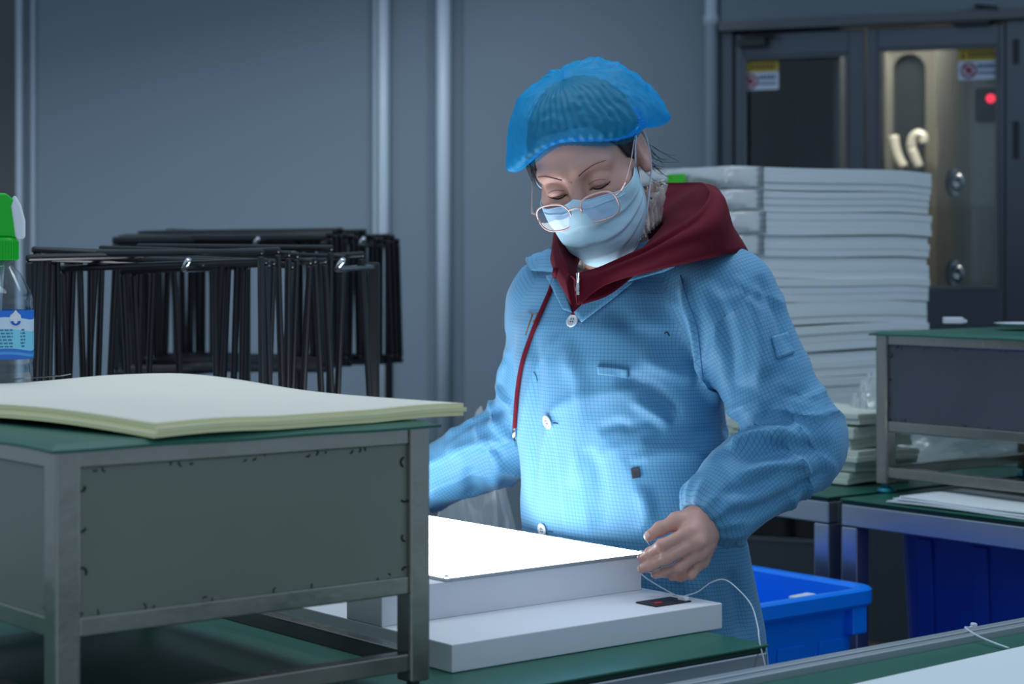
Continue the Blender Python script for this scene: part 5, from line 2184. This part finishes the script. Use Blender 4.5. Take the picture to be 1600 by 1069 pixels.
# pleats and creases
R_ += .0026 * np.clip(1 - np.abs(uu), 0, .6) / .6 * np.sum([np.clip((vv - c) / .03, -.5, .5) * np.exp(-((vv - c) / .07) ** 2) for c in (.30, .50, .70)], 0) * -2
nz_ = vnoise(np.stack([uu * 3.1 + 9, vv * 3.3, vv * 0 + 2], 1))
R_ += .0030 * nz_ + .0036 * ridge(uu * 4.2 + vv * 5.0 + 1.8 * nz_, 3.0) * np.clip(vv, 0, 1) * (1 - np.abs(uu))
P = pts_o + dirs * R_[:, None]
Gm = np.array([hw(p) for p in P]).reshape(nu, nv, 3) - ORG
Do = (dirs @ HRm.T).reshape(nu, nv, 3)
mask = MB().shell(Gm, -Do * .0012).obj('face_mask', MSK, PERS, smooth=True)
mask['label'] = 'pale blue pleated surgical mask'
# nose wire seam and edge seams
MB().tube([Gm[i, 3] + Do[i, 3] * .0006 for i in range(14, nu - 14)], .0011, 5).obj('seam', MSK, mask)
for row in (0, nv - 1):
    MB().tube([Gm[i, row] for i in range(nu)], .0010, 5).obj('seam', MSK, mask)
for col_ in (0, nu - 1):
    MB().tube([Gm[col_, k] for k in range(nv)], .0014, 5).obj('seam', MSK, mask)
for s, col_ in ((-1, 0), (1, nu - 1)):
    a_, b_ = Gm[col_, 1], Gm[col_, nv - 2]
    mid = [hw((s * .0800, .012, .022)), hw((s * .0835, -.006, .036)), hw((s * .0840, -.026, .026)), hw((s * .0830, -.030, .002)), hw((s * .0800, -.018, -.028))]
    P = catmull([a_, hw((s * .0755, .026, .002)) - ORG] + [m - ORG for m in mid] + [hw((s * .074, .006, -.052)) - ORG, b_], 6)
    MB().tube(P, .0016, 6).obj('ear_loop', MSKW, mask, smooth=True)

# glasses ---------------------------------------------------------------
RIMM = mat('rose_gold_rim', (226, 186, 178), .3, .5)
LENS = thin('lens', (.90, .89, .97), .05, .03)
gl_ = bpy.data.objects.new('glasses', None)
COL.objects.link(gl_)
gl_.parent = PERS
gl_['label'] = 'thin rose gold metal glasses slipped down the nose'
GY, GZ = .1200, -.0150
tl_ = math.radians(-6)


def gp(x, y, z):
    """glasses space: x across, z up in the lens plane, y forward; bowed round the face"""
    yy = y - 2.6 * x * x
    return hw((x, GY + yy + z * math.sin(-tl_) * .6, GZ + z)) - ORG


def lens_outline(s, n=48):
    out = []
    for k in range(n):
        a = 2 * math.pi * k / n
        c, d = math.cos(a), math.sin(a)
        p = 2.7
        r = (abs(c / .0258) ** p + abs(d / .0205) ** p) ** (-1 / p)
        out.append((s * .0345 + r * c, r * d - (.0015 if d < 0 else 0)))
    return out


for s in (1, -1):
    O = lens_outline(s)
    P = [gp(x, 0, z) for x, z in O]
    MB().tube(P + P[:1], .00140, 8).obj('rim', RIMM, gl_, smooth=True)
    c = gp(s * .0345, .0012, 0)
    ring2 = [gp(s * .0345 + (x - s * .0345) * .5, .0010, z * .5) for x, z in O]
    n = len(P)
    MB().add(P + ring2 + [c], [(i, (i + 1) % n, n + (i + 1) % n, n + i) for i in range(n)] + [(n + i, n + (i + 1) % n, 2 * n) for i in range(n)]).obj('lens', LENS, gl_, smooth=True)
    h0 = gp(s * .0600, .0, .008)
    h1 = gp(s * .0675, -.003, .010)
    hinge = MB().tube([h0, h1, hw((s * .0715, .088, -.002)) - ORG], [.0015, .0018, .0014], 8)
    hinge.obj('hinge', RIMM, gl_)
    MB().tube(catmull([hw((s * .0715, .088, -.002)) - ORG, hw((s * .0765, .045, .012)) - ORG, hw((s * .0805, .006, .030)) - ORG, hw((s * .0815, -.020, .030)) - ORG, hw((s * .0800, -.034, .010)) - ORG], 6), .0011, 6).obj('temple', RIMM, gl_, smooth=True)
    np_ = catmull([gp(s * .011, 0, -.002), gp(s * .009, -.008, -.004), gp(s * .0095, -.010, -.009)], 4)
    MB().tube(np_, .0006, 5).obj('nose_pad_arm', RIMM, gl_)
MB().tube(catmull([gp(-.0095, 0, .006), gp(-.004, .002, .0085), gp(.004, .002, .0085), gp(.0095, 0, .006)], 6), .0012, 8).obj('bridge', RIMM, gl_, smooth=True)

# frilled white collar and shirt at the throat -------------------------------
LACE = mat('white_lace', (240, 236, 228), .8, vary=.06, vscale=80, bump=.4, bscale=300)
mb = MB()
NR, NA = 9, 260
G = np.zeros((NR, NA, 3))
axn = (NKT - NKB) / np.linalg.norm(NKT - NKB)
e1 = np.cross(axn, FW_)
e1 /= np.linalg.norm(e1)
e2 = np.cross(e1, axn)
for r_ in range(NR):
    t = r_ / (NR - 1)
    for k in range(NA):
        a = 2 * math.pi * k / (NA - 1)
        bo = .5 + .5 * math.cos(a - 1.9)
        rad = .064 + .012 * (1 - t) + .026 * bo * t + .0035 * bo * math.sin(a * 47 + t * 9) + .0045 * t * math.sin(a * 34 + 1.5 * math.sin(a * 7)) + .003 * t * math.sin(a * 61 + t * 4)
        up_ = .028 + .105 * bo + t * .064 + .003 * t * math.sin(a * 27)
        G[r_, k] = NKB + axn * up_ + e1 * math.sin(a) * rad + e2 * math.cos(a) * rad - ORG
mb.shell(G, axn * .0015)
lc = mb.obj('lace_collar', LACE, PERS, smooth=True)
lc['label'] = 'ruffled white lace collar'
mb = MB()
G = np.zeros((6, 40, 3))
for r_ in range(6):
    t = r_ / 5
    for k in range(40):
        a = -1.3 + 2.6 * k / 39
        rad = .070 + .030 * (1 - t)
        G[r_, k] = NKB + axn * (-.005 + t * .085) + e1 * math.sin(a) * rad + e2 * math.cos(a) * rad + FW_ * .012 - ORG
mb.shell(G, axn * .002)
mb.obj('shirt', mat('white_shirt', (206, 208, 212), .8, bump=.1), PERS, smooth=True)
